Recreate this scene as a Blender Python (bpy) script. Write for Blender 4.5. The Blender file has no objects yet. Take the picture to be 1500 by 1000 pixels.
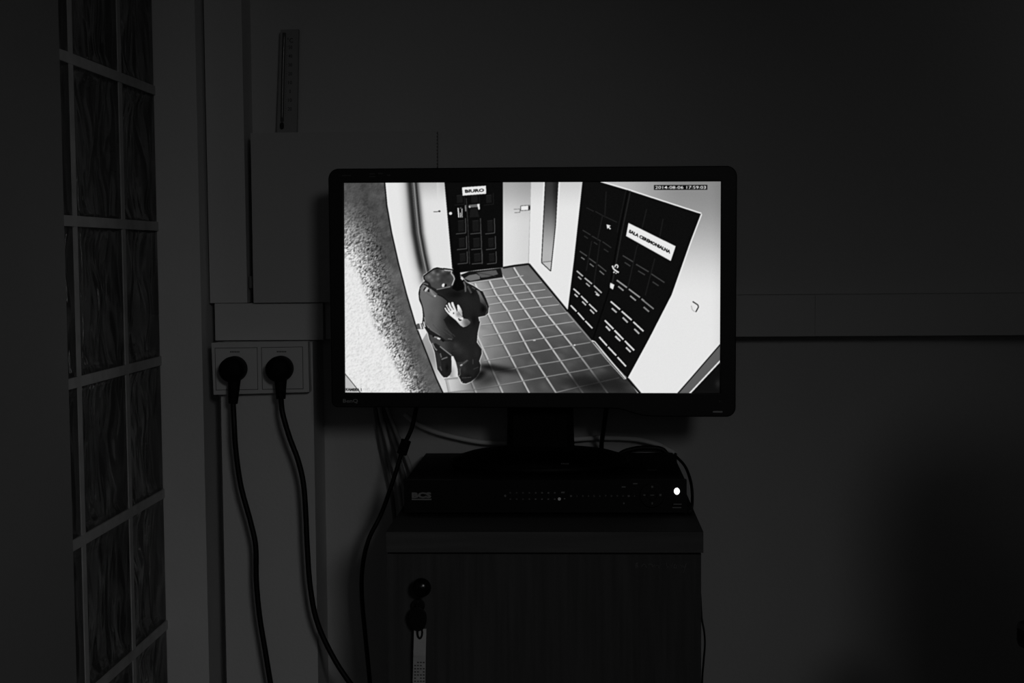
import bpy, bmesh, math, random
import numpy as np
from mathutils import Vector, Matrix, Euler

random.seed(7)
rng = np.random.default_rng(7)
C = bpy.context.scene.collection
scene = bpy.context.scene

# ------------------------------------------------------------------ camera
FPX = 2100.0
EYE = Vector((0.0, 0.0, 1.12))
ROT = (Matrix.Rotation(math.radians(2.753), 3, 'Z')
       @ Matrix.Rotation(math.pi / 2 - math.radians(3.515), 3, 'X')
       @ Matrix.Rotation(-0.0085, 3, 'Z'))
cam_d = bpy.data.cameras.new('camera')
cam_d.sensor_width = 36.0
cam_d.lens = 36.0 * FPX / 1500.0
cam = bpy.data.objects.new('camera', cam_d)
cam.matrix_world = Matrix.Translation(EYE) @ ROT.to_4x4()
cam_d.clip_start = 0.05
C.objects.link(cam)
scene.camera = cam

# ------------------------------------------------------------------ world, lamp, exposure
scene.view_settings.view_transform = 'Standard'
scene.view_settings.look = 'None'
scene.view_settings.exposure = 0.0
scene.view_settings.gamma = 1.0
scene.view_settings.use_curve_mapping = False
world = bpy.data.worlds.new('world')
scene.world = world
world.use_nodes = True
world.node_tree.nodes['Background'].inputs[0].default_value = (0.003, 0.003, 0.003, 1)
world.node_tree.nodes['Background'].inputs[1].default_value = 1.0



def area_light(name, size_x, size_y, energy, spread, loc, target):
    d = bpy.data.lights.new(name, 'AREA')
    d.shape = 'ELLIPSE'
    d.size, d.size_y = size_x, size_y
    d.energy = energy
    d.spread = math.radians(spread)
    o = bpy.data.objects.new(name, d)
    o.location = loc
    o.rotation_euler = (Vector(target) - Vector(loc)).to_track_quat('-Z', 'Y').to_euler()
    C.objects.link(o)
    return o


area_light('room_lamp', 0.46, 0.46, 0.40, 42, (0.86, -1.55, 1.88), (-0.64, 2.2, 0.26))       # shaded lamp behind the photographer
area_light('side_lamp', 0.4, 0.4, 0.30, 56, (1.9, -0.60, 2.0), (1.85, 2.2, 1.55))           # weak lamp towards the right
area_light('ambient_fill', 1.5, 1.2, 0.62, 180, (-0.1, -2.3, 1.6), (-0.1, 2.2, 1.2))         # broad weak fill added behind the camera to lift the shadows


# ------------------------------------------------------------------ helpers
def P(px, py, Y=None, X=None, Z=None):
    """world point seen at a photo pixel, on the plane Y=, X= or Z="""
    d = ROT @ Vector(((px - 750) / FPX, (500 - py) / FPX, -1.0))
    if Y is not None:
        t = (Y - EYE.y) / d.y
    elif X is not None:
        t = (X - EYE.x) / d.x
    else:
        t = (Z - EYE.z) / d.z
    return EYE + d * t


def mat(name, v, rough=0.6, spec=0.4, noise=0.0, scale=8.0, bump=0.0, bscale=60.0, stretch=(1, 1, 1),
        transmission=0.0, emit=None, metal=0.0):
    m = bpy.data.materials.new(name)
    m.use_nodes = True
    nt = m.node_tree
    b = nt.nodes['Principled BSDF']
    b.inputs['Base Color'].default_value = (v, v, v, 1)
    b.inputs['Roughness'].default_value = rough
    b.inputs['Specular IOR Level'].default_value = spec
    b.inputs['Metallic'].default_value = metal
    b.inputs['Transmission Weight'].default_value = transmission
    tc = nt.nodes.new('ShaderNodeTexCoord')
    mp = nt.nodes.new('ShaderNodeMapping')
    mp.inputs['Scale'].default_value = stretch
    nt.links.new(tc.outputs['Object'], mp.inputs['Vector'])
    if noise:
        n = nt.nodes.new('ShaderNodeTexNoise')
        n.inputs['Scale'].default_value = scale
        n.inputs['Detail'].default_value = 5
        nt.links.new(mp.outputs[0], n.inputs['Vector'])
        r = nt.nodes.new('ShaderNodeMapRange')
        r.inputs['From Min'].default_value = 0.25
        r.inputs['From Max'].default_value = 0.75
        r.inputs['To Min'].default_value = v * (1 - noise)
        r.inputs['To Max'].default_value = v * (1 + noise)
        nt.links.new(n.outputs[0], r.inputs['Value'])
        nt.links.new(r.outputs[0], b.inputs['Base Color'])
    if bump:
        n2 = nt.nodes.new('ShaderNodeTexNoise')
        n2.inputs['Scale'].default_value = bscale
        n2.inputs['Detail'].default_value = 4
        nt.links.new(mp.outputs[0], n2.inputs['Vector'])
        bp = nt.nodes.new('ShaderNodeBump')
        bp.inputs['Strength'].default_value = bump
        bp.inputs['Distance'].default_value = 0.002
        nt.links.new(n2.outputs[0], bp.inputs['Height'])
        nt.links.new(bp.outputs[0], b.inputs['Normal'])
    if emit:
        b.inputs['Emission Color'].default_value = (1, 1, 1, 1)
        b.inputs['Emission Strength'].default_value = emit
    return m


M = {
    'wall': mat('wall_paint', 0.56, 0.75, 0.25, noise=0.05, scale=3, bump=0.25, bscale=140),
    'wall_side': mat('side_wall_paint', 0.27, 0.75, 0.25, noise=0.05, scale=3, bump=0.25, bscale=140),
    'board': mat('painted_board', 0.62, 0.55, 0.3, noise=0.04, scale=4, bump=0.15, bscale=200),
    'pilaster': mat('pilaster_plaster', 0.66, 0.7, 0.25, noise=0.05, scale=5, bump=0.2, bscale=120),
    'trunking': mat('trunking_plastic', 0.56, 0.5, 0.3, noise=0.03, scale=5),
    'floor': mat('floor_linoleum', 0.22, 0.5, 0.3, noise=0.2, scale=4),
    'ceiling': mat('ceiling_paint', 0.6, 0.8, 0.2, noise=0.03),
    'mortar': mat('mortar', 0.52, 0.85, 0.2, noise=0.15, scale=30, bump=0.4, bscale=150),
    'socket': mat('socket_plastic', 0.66, 0.25, 0.5),
    'socket_gap': mat('socket_shadow_gap', 0.06, 0.6, 0.2),
    'box': mat('painted_sheet_metal', 0.52, 0.5, 0.3, noise=0.03, scale=3),
    'black': mat('black_plastic', 0.004, 0.45, 0.25),
    'black_matt': mat('black_matt_plastic', 0.004, 0.7, 0.15),
    'black_gloss': mat('black_gloss_plastic', 0.003, 0.22, 0.4),
    'rubber': mat('black_rubber', 0.004, 0.5, 0.3),
    'dvr': mat('black_sheet_metal', 0.0025, 0.5, 0.12, bump=0.1, bscale=300),
    'dvr_front': mat('dvr_front_plastic', 0.005, 0.35, 0.3),
    'print_dim': mat('dim_grey_print', 0.22, 0.6, 0.2),
    'print_faint': mat('faint_grey_print', 0.12, 0.6, 0.2),
    'logo': mat('grey_logo_print', 0.26, 0.6, 0.2),
    'power_key': mat('pale_power_key', 0.42, 0.4, 0.4),
    'print_dark': mat('dark_print', 0.10, 0.6, 0.2),
    'wood': mat('dark_wood_laminate', 0.065, 0.55, 0.2, noise=0.22, scale=9, stretch=(14, 14, 0.7)),
    'wood_top_shaded': mat('shaded_wood_top', 0.028, 0.75, 0.05, noise=0.15, scale=9, stretch=(0.7, 14, 14)),  # darker copy of the wood: shade on the top put into the colour
    'wood_front_lit': mat('lit_wood_front', 0.085, 0.55, 0.2, noise=0.2, scale=9, stretch=(0.7, 14, 14)),  # paler copy for the slab front: its stronger light put into the colour
    'wood_back': mat('cabinet_inner', 0.03, 0.7, 0.2),
    'chrome': mat('dark_metal', 0.05, 0.2, 0.6, metal=0.7),
    'strap': mat('grey_strap', 0.55, 0.6, 0.3, noise=0.1, scale=60),
    'grey_cable': mat('grey_cable', 0.82, 0.5, 0.3),
    'mid_grey_cable': mat('mid_grey_cable', 0.42, 0.5, 0.3),
    'dark_grey_cable': mat('dark_grey_cable', 0.16, 0.55, 0.3),
    'slot': mat('vent_slot', 0.16, 0.6, 0.2),
    'pencil': mat('pale_pencil', 0.14, 0.6, 0.2),
    'thermo': mat('thermometer_plastic', 0.33, 0.5, 0.3),
    'tube': mat('thermometer_tube', 0.12, 0.2, 0.5),
    'thermo_ink': mat('thermometer_ink', 0.03, 0.6, 0.2),
    'led': mat('white_led', 0.8, 0.4, 0.3, emit=2.2),
    'led_dim': mat('dim_led', 0.5, 0.4, 0.3, emit=0.035),
    'chair': mat('black_upholstery', 0.012, 0.8, 0.2, noise=0.3, scale=60),
}


def glass_mat():
    m = bpy.data.materials.new('wavy_block_glass')
    m.use_nodes = True
    nt = m.node_tree
    b = nt.nodes['Principled BSDF']
    b.inputs['Base Color'].default_value = (0.72, 0.72, 0.72, 1)
    b.inputs['Roughness'].default_value = 0.13
    b.inputs['IOR'].default_value = 1.48
    b.inputs['Transmission Weight'].default_value = 0.92
    tc = nt.nodes.new('ShaderNodeTexCoord')
    mp = nt.nodes.new('ShaderNodeMapping')
    mp.inputs['Scale'].default_value = (1.0, 1.6, 0.5)
    n = nt.nodes.new('ShaderNodeTexNoise')
    n.inputs['Scale'].default_value = 14
    n.inputs['Detail'].default_value = 1.2
    n.inputs['Distortion'].default_value = 1.0
    bp = nt.nodes.new('ShaderNodeBump')
    bp.inputs['Strength'].default_value = 0.9
    bp.inputs['Distance'].default_value = 0.022
    nt.links.new(tc.outputs['Object'], mp.inputs['Vector'])
    nt.links.new(mp.outputs[0], n.inputs['Vector'])
    nt.links.new(n.outputs[0], bp.inputs['Height'])
    nt.links.new(bp.outputs[0], b.inputs['Normal'])
    return m


M['glass'] = glass_mat()


def tag(o, label=None, cat=None, group=None, kind=None):
    if label: o['label'] = label
    if cat: o['category'] = cat
    if group: o['group'] = group
    if kind: o['kind'] = kind
    return o


def thing(name, label, cat, loc, group=None):
    o = bpy.data.objects.new(name, None)
    o.empty_display_size = 0.05
    o.location = loc
    C.objects.link(o)
    return tag(o, label, cat, group)


def wloc(o):
    v = Vector((0, 0, 0))
    while o is not None:
        v += o.location
        o = o.parent
    return v


def obj(name, bm, m, parent=None, smooth=False, label=None, loc=None, bevel=0.0):
    """bm is in world coordinates; origin goes to the parent's origin (or loc)"""
    if bevel:
        bmesh.ops.bevel(bm, geom=[e for e in bm.edges if e.calc_face_angle(0) > 0.6], offset=bevel, segments=2,
                        profile=0.5, affect='EDGES', clamp_overlap=True)
    me = bpy.data.meshes.new(name)
    org = wloc(parent) if parent is not None else Vector((0, 0, 0))
    if loc is not None:
        o_loc = Vector(loc) - org
        org = Vector(loc)
    else:
        o_loc = Vector((0, 0, 0))
    bmesh.ops.translate(bm, verts=bm.verts, vec=-org)
    bmesh.ops.recalc_face_normals(bm, faces=bm.faces)
    bm.to_mesh(me)
    bm.free()
    for p in me.polygons:
        p.use_smooth = smooth
    me.materials.append(m if not isinstance(m, str) else M[m])
    o = bpy.data.objects.new(name, me)
    C.objects.link(o)
    o.location = o_loc
    if parent is not None:
        o.parent = parent
    if label: o['label'] = label
    return o


def add_box(bm, x0, x1, y0, y1, z0, z1, mtx=None):
    vs = [bm.verts.new((x, y, z)) for x in (x0, x1) for y in (y0, y1) for z in (z0, z1)]
    for f in ((0, 1, 3, 2), (4, 6, 7, 5), (0, 4, 5, 1), (2, 3, 7, 6), (0, 2, 6, 4), (1, 5, 7, 3)):
        bm.faces.new([vs[i] for i in f])
    if mtx is not None:
        bmesh.ops.transform(bm, matrix=mtx, verts=vs)
    return bm


def bx(*a, **k):
    return add_box(bmesh.new(), *a, **k)


def add_quad_prism(bm, front, dy):
    """four front points (world), extruded by dy along +Y"""
    f = [bm.verts.new(p) for p in front]
    b = [bm.verts.new(Vector(p) + Vector((0, dy, 0))) for p in front]
    bm.faces.new(f)
    bm.faces.new(b[::-1])
    n = len(f)
    for i in range(n):
        bm.faces.new((f[i], b[i], b[(i + 1) % n], f[(i + 1) % n]))
    return bm


def add_tube(bm, pts, r, seg=8, sub=6, smooth=True):
    pts = [Vector(p) for p in pts]
    if smooth and len(pts) > 2:
        out = []
        for i in range(len(pts) - 1):
            p0 = pts[max(i - 1, 0)]; p1 = pts[i]; p2 = pts[i + 1]; p3 = pts[min(i + 2, len(pts) - 1)]
            for k in range(sub):
                t = k / sub
                out.append(0.5 * ((2 * p1) + (p2 - p0) * t + (2 * p0 - 5 * p1 + 4 * p2 - p3) * t * t
                                  + (3 * p1 - p0 - 3 * p2 + p3) * t ** 3))
        out.append(pts[-1])
        pts = out
    rs = r if isinstance(r, (list, tuple)) else None
    rings = []
    nrm = None
    for i, p in enumerate(pts):
        t = (pts[min(i + 1, len(pts) - 1)] - pts[max(i - 1, 0)]).normalized()
        if nrm is None:
            nrm = t.orthogonal().normalized()
        else:
            nrm = (nrm - t * nrm.dot(t)).normalized()
        b = t.cross(nrm)
        rr = rs[0] + (rs[1] - rs[0]) * i / (len(pts) - 1) if rs else r
        rings.append([bm.verts.new(p + (nrm * math.cos(a) + b * math.sin(a)) * rr)
                      for a in (2 * math.pi * k / seg for k in range(seg))])
    for i in range(len(rings) - 1):
        for k in range(seg):
            bm.faces.new((rings[i][k], rings[i][(k + 1) % seg], rings[i + 1][(k + 1) % seg], rings[i + 1][k]))
    bm.faces.new(rings[0][::-1])
    bm.faces.new(rings[-1])
    return bm


def add_lathe(bm, prof, mtx=None, seg=32):
    """prof: list of (radius, height) about local Z"""
    vs = []
    rings = []
    for r, h in prof:
        if r < 1e-6:
            v = bm.verts.new((0, 0, h)); vs.append(v); rings.append([v])
        else:
            ring = [bm.verts.new((r * math.cos(2 * math.pi * k / seg), r * math.sin(2 * math.pi * k / seg), h)) for k in range(seg)]
            vs += ring; rings.append(ring)
    for a, b in zip(rings, rings[1:]):
        for k in range(seg):
            k2 = (k + 1) % seg
            if len(a) == 1 and len(b) > 1:
                bm.faces.new((a[0], b[k], b[k2]))
            elif len(b) == 1 and len(a) > 1:
                bm.faces.new((a[k], a[k2], b[0]))
            elif len(a) > 1:
                bm.faces.new((a[k], a[k2], b[k2], b[k]))
    if len(rings[0]) > 1: bm.faces.new(rings[0][::-1])
    if len(rings[-1]) > 1: bm.faces.new(rings[-1])
    if mtx is not None:
        bmesh.ops.transform(bm, matrix=mtx, verts=vs)
    return bm


FACE_CAM = Matrix.Rotation(math.pi / 2, 4, 'X')        # local +Z -> world -Y (towards the viewer's side of the room)


def curve_bm(outlines, extrude, bevel=0.0, mtx=None):
    """filled flat outline (with holes) extruded both ways; local XY plane"""
    cu = bpy.data.curves.new('outline', 'CURVE')
    cu.dimensions = '2D'
    cu.fill_mode = 'BOTH'
    cu.extrude = extrude
    cu.bevel_depth = bevel
    cu.bevel_resolution = 2
    for pts in outlines:
        s = cu.splines.new('POLY')
        s.points.add(len(pts) - 1)
        for p, q in zip(s.points, pts):
            p.co = (q[0], q[1], 0, 1)
        s.use_cyclic_u = True
    return _curve_to_bm(cu, mtx)


def _curve_to_bm(cu, mtx):
    o = bpy.data.objects.new('tmp', cu)
    C.objects.link(o)
    bpy.context.view_layer.update()
    dg = bpy.context.evaluated_depsgraph_get()
    me = o.evaluated_get(dg).to_mesh()
    bm = bmesh.new()
    bm.from_mesh(me)
    o.evaluated_get(dg).to_mesh_clear()
    bpy.data.objects.remove(o)
    bpy.data.curves.remove(cu)
    bmesh.ops.remove_doubles(bm, verts=bm.verts, dist=1e-6)
    if mtx is not None:
        bmesh.ops.transform(bm, matrix=mtx, verts=bm.verts)
    return bm


def text_bm(s, width, height, depth=0.0, mtx=None, bold=0.0):
    """text fitted to width x height, centred, in local XY; +Z faces the reader"""
    cu = bpy.data.curves.new('text', 'FONT')
    cu.body = s
    cu.resolution_u = 2
    cu.offset = bold
    cu.extrude = 0.001 if depth else 0.0
    bm = _curve_to_bm(cu, None)
    xs = [v.co.x for v in bm.verts]; ys = [v.co.y for v in bm.verts]
    cx, cy = (min(xs) + max(xs)) / 2, (min(ys) + max(ys)) / 2
    sx, sy = width / (max(xs) - min(xs)), height / (max(ys) - min(ys))
    for v in bm.verts:
        v.co = ((v.co.x - cx) * sx, (v.co.y - cy) * sy, v.co.z / 0.001 * depth / 2 if depth else 0)
    if mtx is not None:
        bmesh.ops.transform(bm, matrix=mtx, verts=bm.verts)
    return bm


def round_rect(x0, x1, y0, y1, r, n=6):
    pts = []
    for cx, cy, a0 in ((x1 - r, y1 - r, 0), (x0 + r, y1 - r, 90), (x0 + r, y0 + r, 180), (x1 - r, y0 + r, 270)):
        for k in range(n + 1):
            a = math.radians(a0 + 90 * k / n)
            pts.append((cx + r * math.cos(a), cy + r * math.sin(a)))
    return pts


# ------------------------------------------------------------------ room shell
def struct(name, bm, m):
    return tag(obj(name, bm, m), kind='structure')


GX = -0.622                      # plane of the glass blocks
WB = 2.2                         # front of the back wall
ROOM_X0, ROOM_X1, ROOM_Y0, ROOM_H = -1.8, 2.3, -2.4, 2.7
struct('floor', bx(ROOM_X0, ROOM_X1, ROOM_Y0, 2.45, -0.1, 0.0), 'floor')
struct('ceiling', bx(ROOM_X0, ROOM_X1, ROOM_Y0, 2.45, ROOM_H, ROOM_H + 0.1), 'ceiling')
struct('wall_back', bx(ROOM_X0, ROOM_X1, WB, WB + 0.12, 0, ROOM_H), 'wall')
struct('wall_right', bx(ROOM_X1, ROOM_X1 + 0.1, ROOM_Y0, 2.45, -0.1, ROOM_H + 0.1), 'wall')
struct('wall_front', bx(ROOM_X0, ROOM_X1, ROOM_Y0 - 0.1, ROOM_Y0, -0.1, ROOM_H + 0.1), 'wall')
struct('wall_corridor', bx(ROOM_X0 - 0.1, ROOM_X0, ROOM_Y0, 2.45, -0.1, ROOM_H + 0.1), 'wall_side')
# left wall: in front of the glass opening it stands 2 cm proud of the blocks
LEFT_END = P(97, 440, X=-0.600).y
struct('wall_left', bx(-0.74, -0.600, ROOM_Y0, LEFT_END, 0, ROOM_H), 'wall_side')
# pilaster between the glass blocks and the back wall
PIL_R = P(292, 330, Y=2.105).x
struct('trim_1', bx(-0.75, PIL_R, 2.105, WB, 0, ROOM_H), 'pilaster')

# glass block window
win = tag(bpy.data.objects.new('window_1', None), kind='structure')
win.location = (GX, 1.8, 0.0)
C.objects.link(win)
Z_J = [1.1645 + 0.1995 * k for k in range(-6, 8)]
Y_J = [1.382, 1.568, 1.757, 1.946, 2.125]
HJ = 0.0066
bm = bmesh.new()
for k in range(len(Z_J)):
    add_box(bm, GX - 0.075, GX - 0.0025, Y_J[0], Y_J[-1] - 0.02, Z_J[k] - HJ, Z_J[k] + HJ)
for y in Y_J[:-1]:
    add_box(bm, GX - 0.074, GX - 0.0035, y - HJ, y + HJ, Z_J[0], Z_J[-1])
obj('mortar', bm, 'mortar', win)


def block_bm(y0, y1, z0, z1):
    """hollow-look block with a wavy pressed face on both sides"""
    bm = bmesh.new()
    n, m_ = 14, 18
    ph = rng.random(6) * 6.28

    def grid(x, sgn):
        g = []
        for i in range(n + 1):
            row = []
            for j in range(m_ + 1):
                u, v = i / n, j / m_
                e = min(u, 1 - u, v, 1 - v)
                k = min(1, e / 0.10)
                w = math.sin(7 * u + 2.2 * math.sin(5 * v + ph[0]) + ph[1]) + 0.6 * math.sin(9 * u - 6 * v + ph[2]) + 0.4 * math.sin(11 * v + ph[3])
                row.append(bm.verts.new((x + sgn * (-0.002 - 0.004 * k + 0.0022 * w * k), y0 + (y1 - y0) * u, z0 + (z1 - z0) * v)))
            g.append(row)
        return g
    a, b = grid(GX - 0.003, 1), grid(GX - 0.072, -1)
    for g in (a, b):
        for i in range(n):
            for j in range(m_):
                bm.faces.new((g[i][j], g[i + 1][j], g[i + 1][j + 1], g[i][j + 1]))
    for i in range(n):
        for j in (0, m_):
            bm.faces.new((a[i][j], a[i + 1][j], b[i + 1][j], b[i][j]))
    for j in range(m_):
        for i in (0, n):
            bm.faces.new((a[i][j], a[i][j + 1], b[i][j + 1], b[i][j]))
    return bm


for k in range(len(Z_J) - 1):
    for c in range(4):
        y1 = Y_J[c + 1] - HJ if c < 3 else Y_J[4] - 0.02
        o = obj('glass_block', block_bm(Y_J[c] + HJ, y1, Z_J[k] + HJ, Z_J[k + 1] - HJ), 'glass', win, smooth=True)

# built-out boards on the back wall: upper board, cross block, lower board behind the sockets
def px_box(name, l, r, t, b, Y, depth, m, ref_y=None, bev=0.0015, **k):
    """box with its front at plane Y whose pixel edges are l, r, t, b"""
    my = (t + b) / 2 if ref_y is None else ref_y
    mx = (l + r) / 2
    return bx(P(l, my, Y=Y).x, P(r, my, Y=Y).x, Y, Y + depth, P(mx, b, Y=Y).z, P(mx, t, Y=Y).z)


FA, FB = 2.142, 2.112
zA = P(335, 443.5, Y=FA).z
zB = P(390, 499.5, Y=FB).z
bm = bx(PIL_R + 0.004, P(358, 230, Y=FA).x, FA, WB, zA, ROOM_H)
struct('trim_2', bm, 'board')
struct('trim_3', bx(PIL_R + 0.012, P(473, 470, Y=FA - 0.004).x, FA - 0.004, WB, zB, zA - 0.0008), 'board')
struct('trim_4', bx(P(326, 700, Y=FB).x, P(461, 700, Y=FB).x, FB, WB, 0, zB - 0.0015), 'board')

# horizontal cable trunking to the right
TY = 2.152
trunk = thing('cable_trunking', 'pale horizontal cable trunking running along the back wall behind the monitor', 'trunking',
              (0.5, WB, 1.02))
zt, zb = P(1150, 432, Y=TY).z, P(1150, 492.5, Y=TY).z
xs = P(1194, 460, Y=TY).x
x0t = P(473, 470, Y=FA - 0.004).x + 0.001
obj('trunking_cover', bx(x0t, xs - 0.0002, TY, WB, zb, zt), 'trunking', trunk, bevel=0.0007)
obj('trunking_cover', bx(xs + 0.0002, ROOM_X1, TY, WB, zb, zt), 'trunking', trunk, bevel=0.0007)

# ------------------------------------------------------------------ cabinet
CY = 1.79
CZ = 0.770
cx0, cx1 = -0.2478, 0.1520
cab = thing('cabinet', 'dark wood-grain cabinet with a single locked door under the recorder', 'cabinet', (-0.048, 1.99, 0.0))
ct = obj('cabinet_top', bx(cx0, cx1, CY - 0.0035, 2.172, CZ - 0.0265, CZ), 'wood_top_shaded', cab, bevel=0.0015)
obj('lit_front_strip', bx(cx0 + 0.0002, cx1 - 0.0002, CY - 0.0045, CY - 0.0035, CZ - 0.0262, CZ - 0.0003), 'wood_front_lit', ct)  # thin strip added to carry the lit tone of the slab front
obj('side_panel', bx(cx0, cx0 + 0.018, CY + 0.02, 2.168, 0.05, CZ - 0.027), 'wood', cab)
obj('side_panel', bx(cx1 - 0.018 - 0.001, cx1 - 0.001, CY + 0.02, 2.168, 0.05, CZ - 0.027), 'wood', cab)
obj('back_panel', bx(cx0 + 0.019, cx1 - 0.020, 2.158, 2.166, 0.05, CZ - 0.027), 'wood_back', cab)
obj('bottom_panel', bx(cx0 + 0.019, cx1 - 0.020, CY + 0.02, 2.157, 0.08, 0.098), 'wood', cab)
obj('plinth', bx(cx0 + 0.001, cx1 - 0.002, CY + 0.04, 2.16, 0.0, 0.0495), 'wood_back', cab)
dtop = P(800, 811.5, Y=CY).z
door = obj('door', bx(cx0 + 0.0005, cx1 - 0.0025, CY, CY + 0.018, 0.055, dtop), 'wood', cab, bevel=0.001)
# knob, lock, faint pencil writing on the door
kp = P(617.5, 860, Y=CY - 0.022)
obj('knob', add_lathe(bmesh.new(), [(0.0045, -0.022), (0.005, -0.008), (0.0105, -0.004), (0.0122, 0.001), (0.0112, 0.006), (0.007, 0.0095), (0, 0.0105)],
                      Matrix.Translation(kp) @ FACE_CAM), 'black_gloss', door, smooth=True, label='glossy round knob')
lp = P(612.5, 886, Y=CY)
lk = obj('lock', add_lathe(bmesh.new(), [(0.0088, 0), (0.0088, 0.005), (0.0075, 0.0065), (0, 0.0065)], Matrix.Translation(lp) @ FACE_CAM),
         'chrome', door, smooth=False, label='dark metal cam lock')
bm = bmesh.new()


def scribble(bm, pts, r, Y):
    add_tube(bm, [P(x, y, Y=Y) for x, y in pts], r, seg=5, sub=3)


sy = CY - 0.0002
for stroke in (
        [(933, 824), (931, 828), (932, 832)], [(931, 825), (935, 824)], [(932, 828), (935, 830)], [(934, 824), (933, 832)],
        [(939, 831), (943, 826), (946, 829), (947, 831)], [(949, 827), (952, 826), (951, 831)], [(952, 827), (955, 826), (956, 831), (958, 827), (960, 831)],
        [(961, 828), (965, 828), (965, 832)],
        [(976, 824), (978, 831), (981, 826), (983, 831), (985, 824)], [(987, 828), (990, 826), (991, 831), (987, 831), (988, 827)],
        [(993, 830), (996, 827), (999, 831)], [(1000, 827), (1002, 831), (1006, 824)], [(1006, 824), (1003, 833), (1001, 839)]):
    scribble(bm, stroke, 0.00055, sy)
obj('handwriting', bm, 'pencil', door, label='faint handwriting in pale pencil')

# key with strap hanging from the lock
key = thing('key', 'door key with a pale strap fob hanging from the cabinet lock', 'key', P(612.5, 886, Y=CY - 0.0066))
kb = P(612.5, 886, Y=CY - 0.008)
obj('key_blade', bx(kb.x - 0.0012, kb.x + 0.0012, CY - 0.020, CY - 0.0068, kb.z - 0.0035, kb.z + 0.0035), 'chrome', key)
bw = P(612, 906, Y=CY - 0.021)
bow_out = [(0.0108 * math.cos(a) * (1 + 0.05 * math.sin(3 * a)), 0.0150 * math.sin(a)) for a in (2 * math.pi * k / 24 for k in range(24))]
obj('key_bow', curve_bm([bow_out], 0.0012, 0.0005, Matrix.Translation(bw) @ Matrix.Rotation(-0.12, 4, 'Y') @ FACE_CAM), 'black', key)
add = bmesh.new()
cc = P(615, 926, Y=CY - 0.019)
ring_pts = [cc + Vector((0.0028 * math.cos(a), 0.0015 * math.cos(a), 0.0075 * math.sin(a))) for a in (2 * math.pi * k / 16 for k in range(17))]
add_tube(add, ring_pts, 0.0013, seg=6, sub=2)
obj('key_ring', add, 'black', key, smooth=True)
sp = [P(606.5, 921, Y=CY - 0.017), P(624.5, 921, Y=CY - 0.017), P(623.5, 960, Y=CY - 0.020), P(623, 1000, Y=CY - 0.013), P(622, 1075, Y=CY - 0.006),
      P(603, 1075, Y=CY - 0.006), P(604.5, 1000, Y=CY - 0.013), P(605.5, 960, Y=CY - 0.020)]
bm = bmesh.new()
fr = [bm.verts.new(p) for p in sp]
bk = [bm.verts.new(p + Vector((0, 0.0022, 0))) for p in sp]
for a in ((0, 1, 2, 7), (7, 2, 3, 6), (6, 3, 4, 5)):
    bm.faces.new([fr[i] for i in a]); bm.faces.new([bk[i] for i in a[::-1]])
for i in range(8):
    bm.faces.new((fr[i], bk[i], bk[(i + 1) % 8], fr[(i + 1) % 8]))
strap = obj('strap', bm, 'strap', key, label='pale woven strap fob')
bm = bmesh.new()
for r_ in range(7):
    for c_ in range(4):
        y_ = 969 + r_ * 4.6
        yy = CY - 0.0202 + max(0, (y_ - 960) / 40) * 0.007 - 0.0002
        p = P(606.8 + c_ * 4.2, y_, Y=yy)
        if (r_ * 5 + c_ * 3) % 7 != 0:
            add_box(bm, p.x, p.x + 0.0022, p.y, p.y + 0.0002, p.z - 0.0016, p.z)
obj('strap_print', bm, 'print_dark', strap)

# ------------------------------------------------------------------ recorder
DY = 1.9035
DZ0, DZ1 = CZ + 0.003, 0.8168
dx0, dx1 = -0.2387, 0.1399
dvr = thing('video_recorder', 'black video recorder with a lit white power light standing on the cabinet', 'recorder', (-0.049, 2.03, CZ))
obj('case', bx(dx0 + 0.002, dx1 - 0.002, DY + 0.012, 2.165, DZ0, DZ1), 'dvr', dvr, bevel=0.002)
fp = obj('front_panel', bx(dx0, dx1, DY, DY + 0.0118, DZ0, DZ1), 'dvr_front', dvr, bevel=0.0025)
for fx, fy in ((dx0 + 0.03, DY + 0.03), (dx1 - 0.03, DY + 0.03), (dx0 + 0.03, 2.14), (dx1 - 0.03, 2.14)):
    obj('foot', add_lathe(bmesh.new(), [(0.010, CZ), (0.011, CZ + 0.0029)], Matrix.Translation((fx, fy, 0)), seg=16), 'rubber', dvr)


def on_front(px, py, dy=0.0004):
    return P(px, py, Y=DY - dy)


p = on_front(617.5, 726.5)
M_front = lambda px, py, dy=0.0004: Matrix.Translation(on_front(px, py, dy)) @ FACE_CAM
obj('logo', text_bm('BCS', 0.0265, 0.0080, 0.0006, M_front(617.5, 725.0), bold=0.06), 'logo', fp, label='grey BCS logo')
bm = bmesh.new()
for y_, h_ in ((731.2, 0.0019),):
    q = on_front(617.5, y_)
    add_box(bm, q.x - 0.0133, q.x + 0.0133, q.y, q.y + 0.0004, q.z - h_ / 2, q.z + h_ / 2)
obj('logo_bar', bm, 'logo', fp)
obj('power_light', add_lathe(bmesh.new(), [(0.0037, -0.0006), (0.0037, 0.0006), (0.0025, 0.0016), (0, 0.0019)],
                             M_front(991.5, 719.2) @ Matrix.Diagonal((1, 1.2, 1, 1)), seg=20), 'led', fp, smooth=True, label='glowing white power light')
obj('status_light', add_lathe(bmesh.new(), [(0.0021, -0.0006), (0.0021, 0.0006), (0, 0.0012)], M_front(819.3, 730.6), seg=14), 'led_dim', fp,
    smooth=True, label='dimly lit status light')
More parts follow.
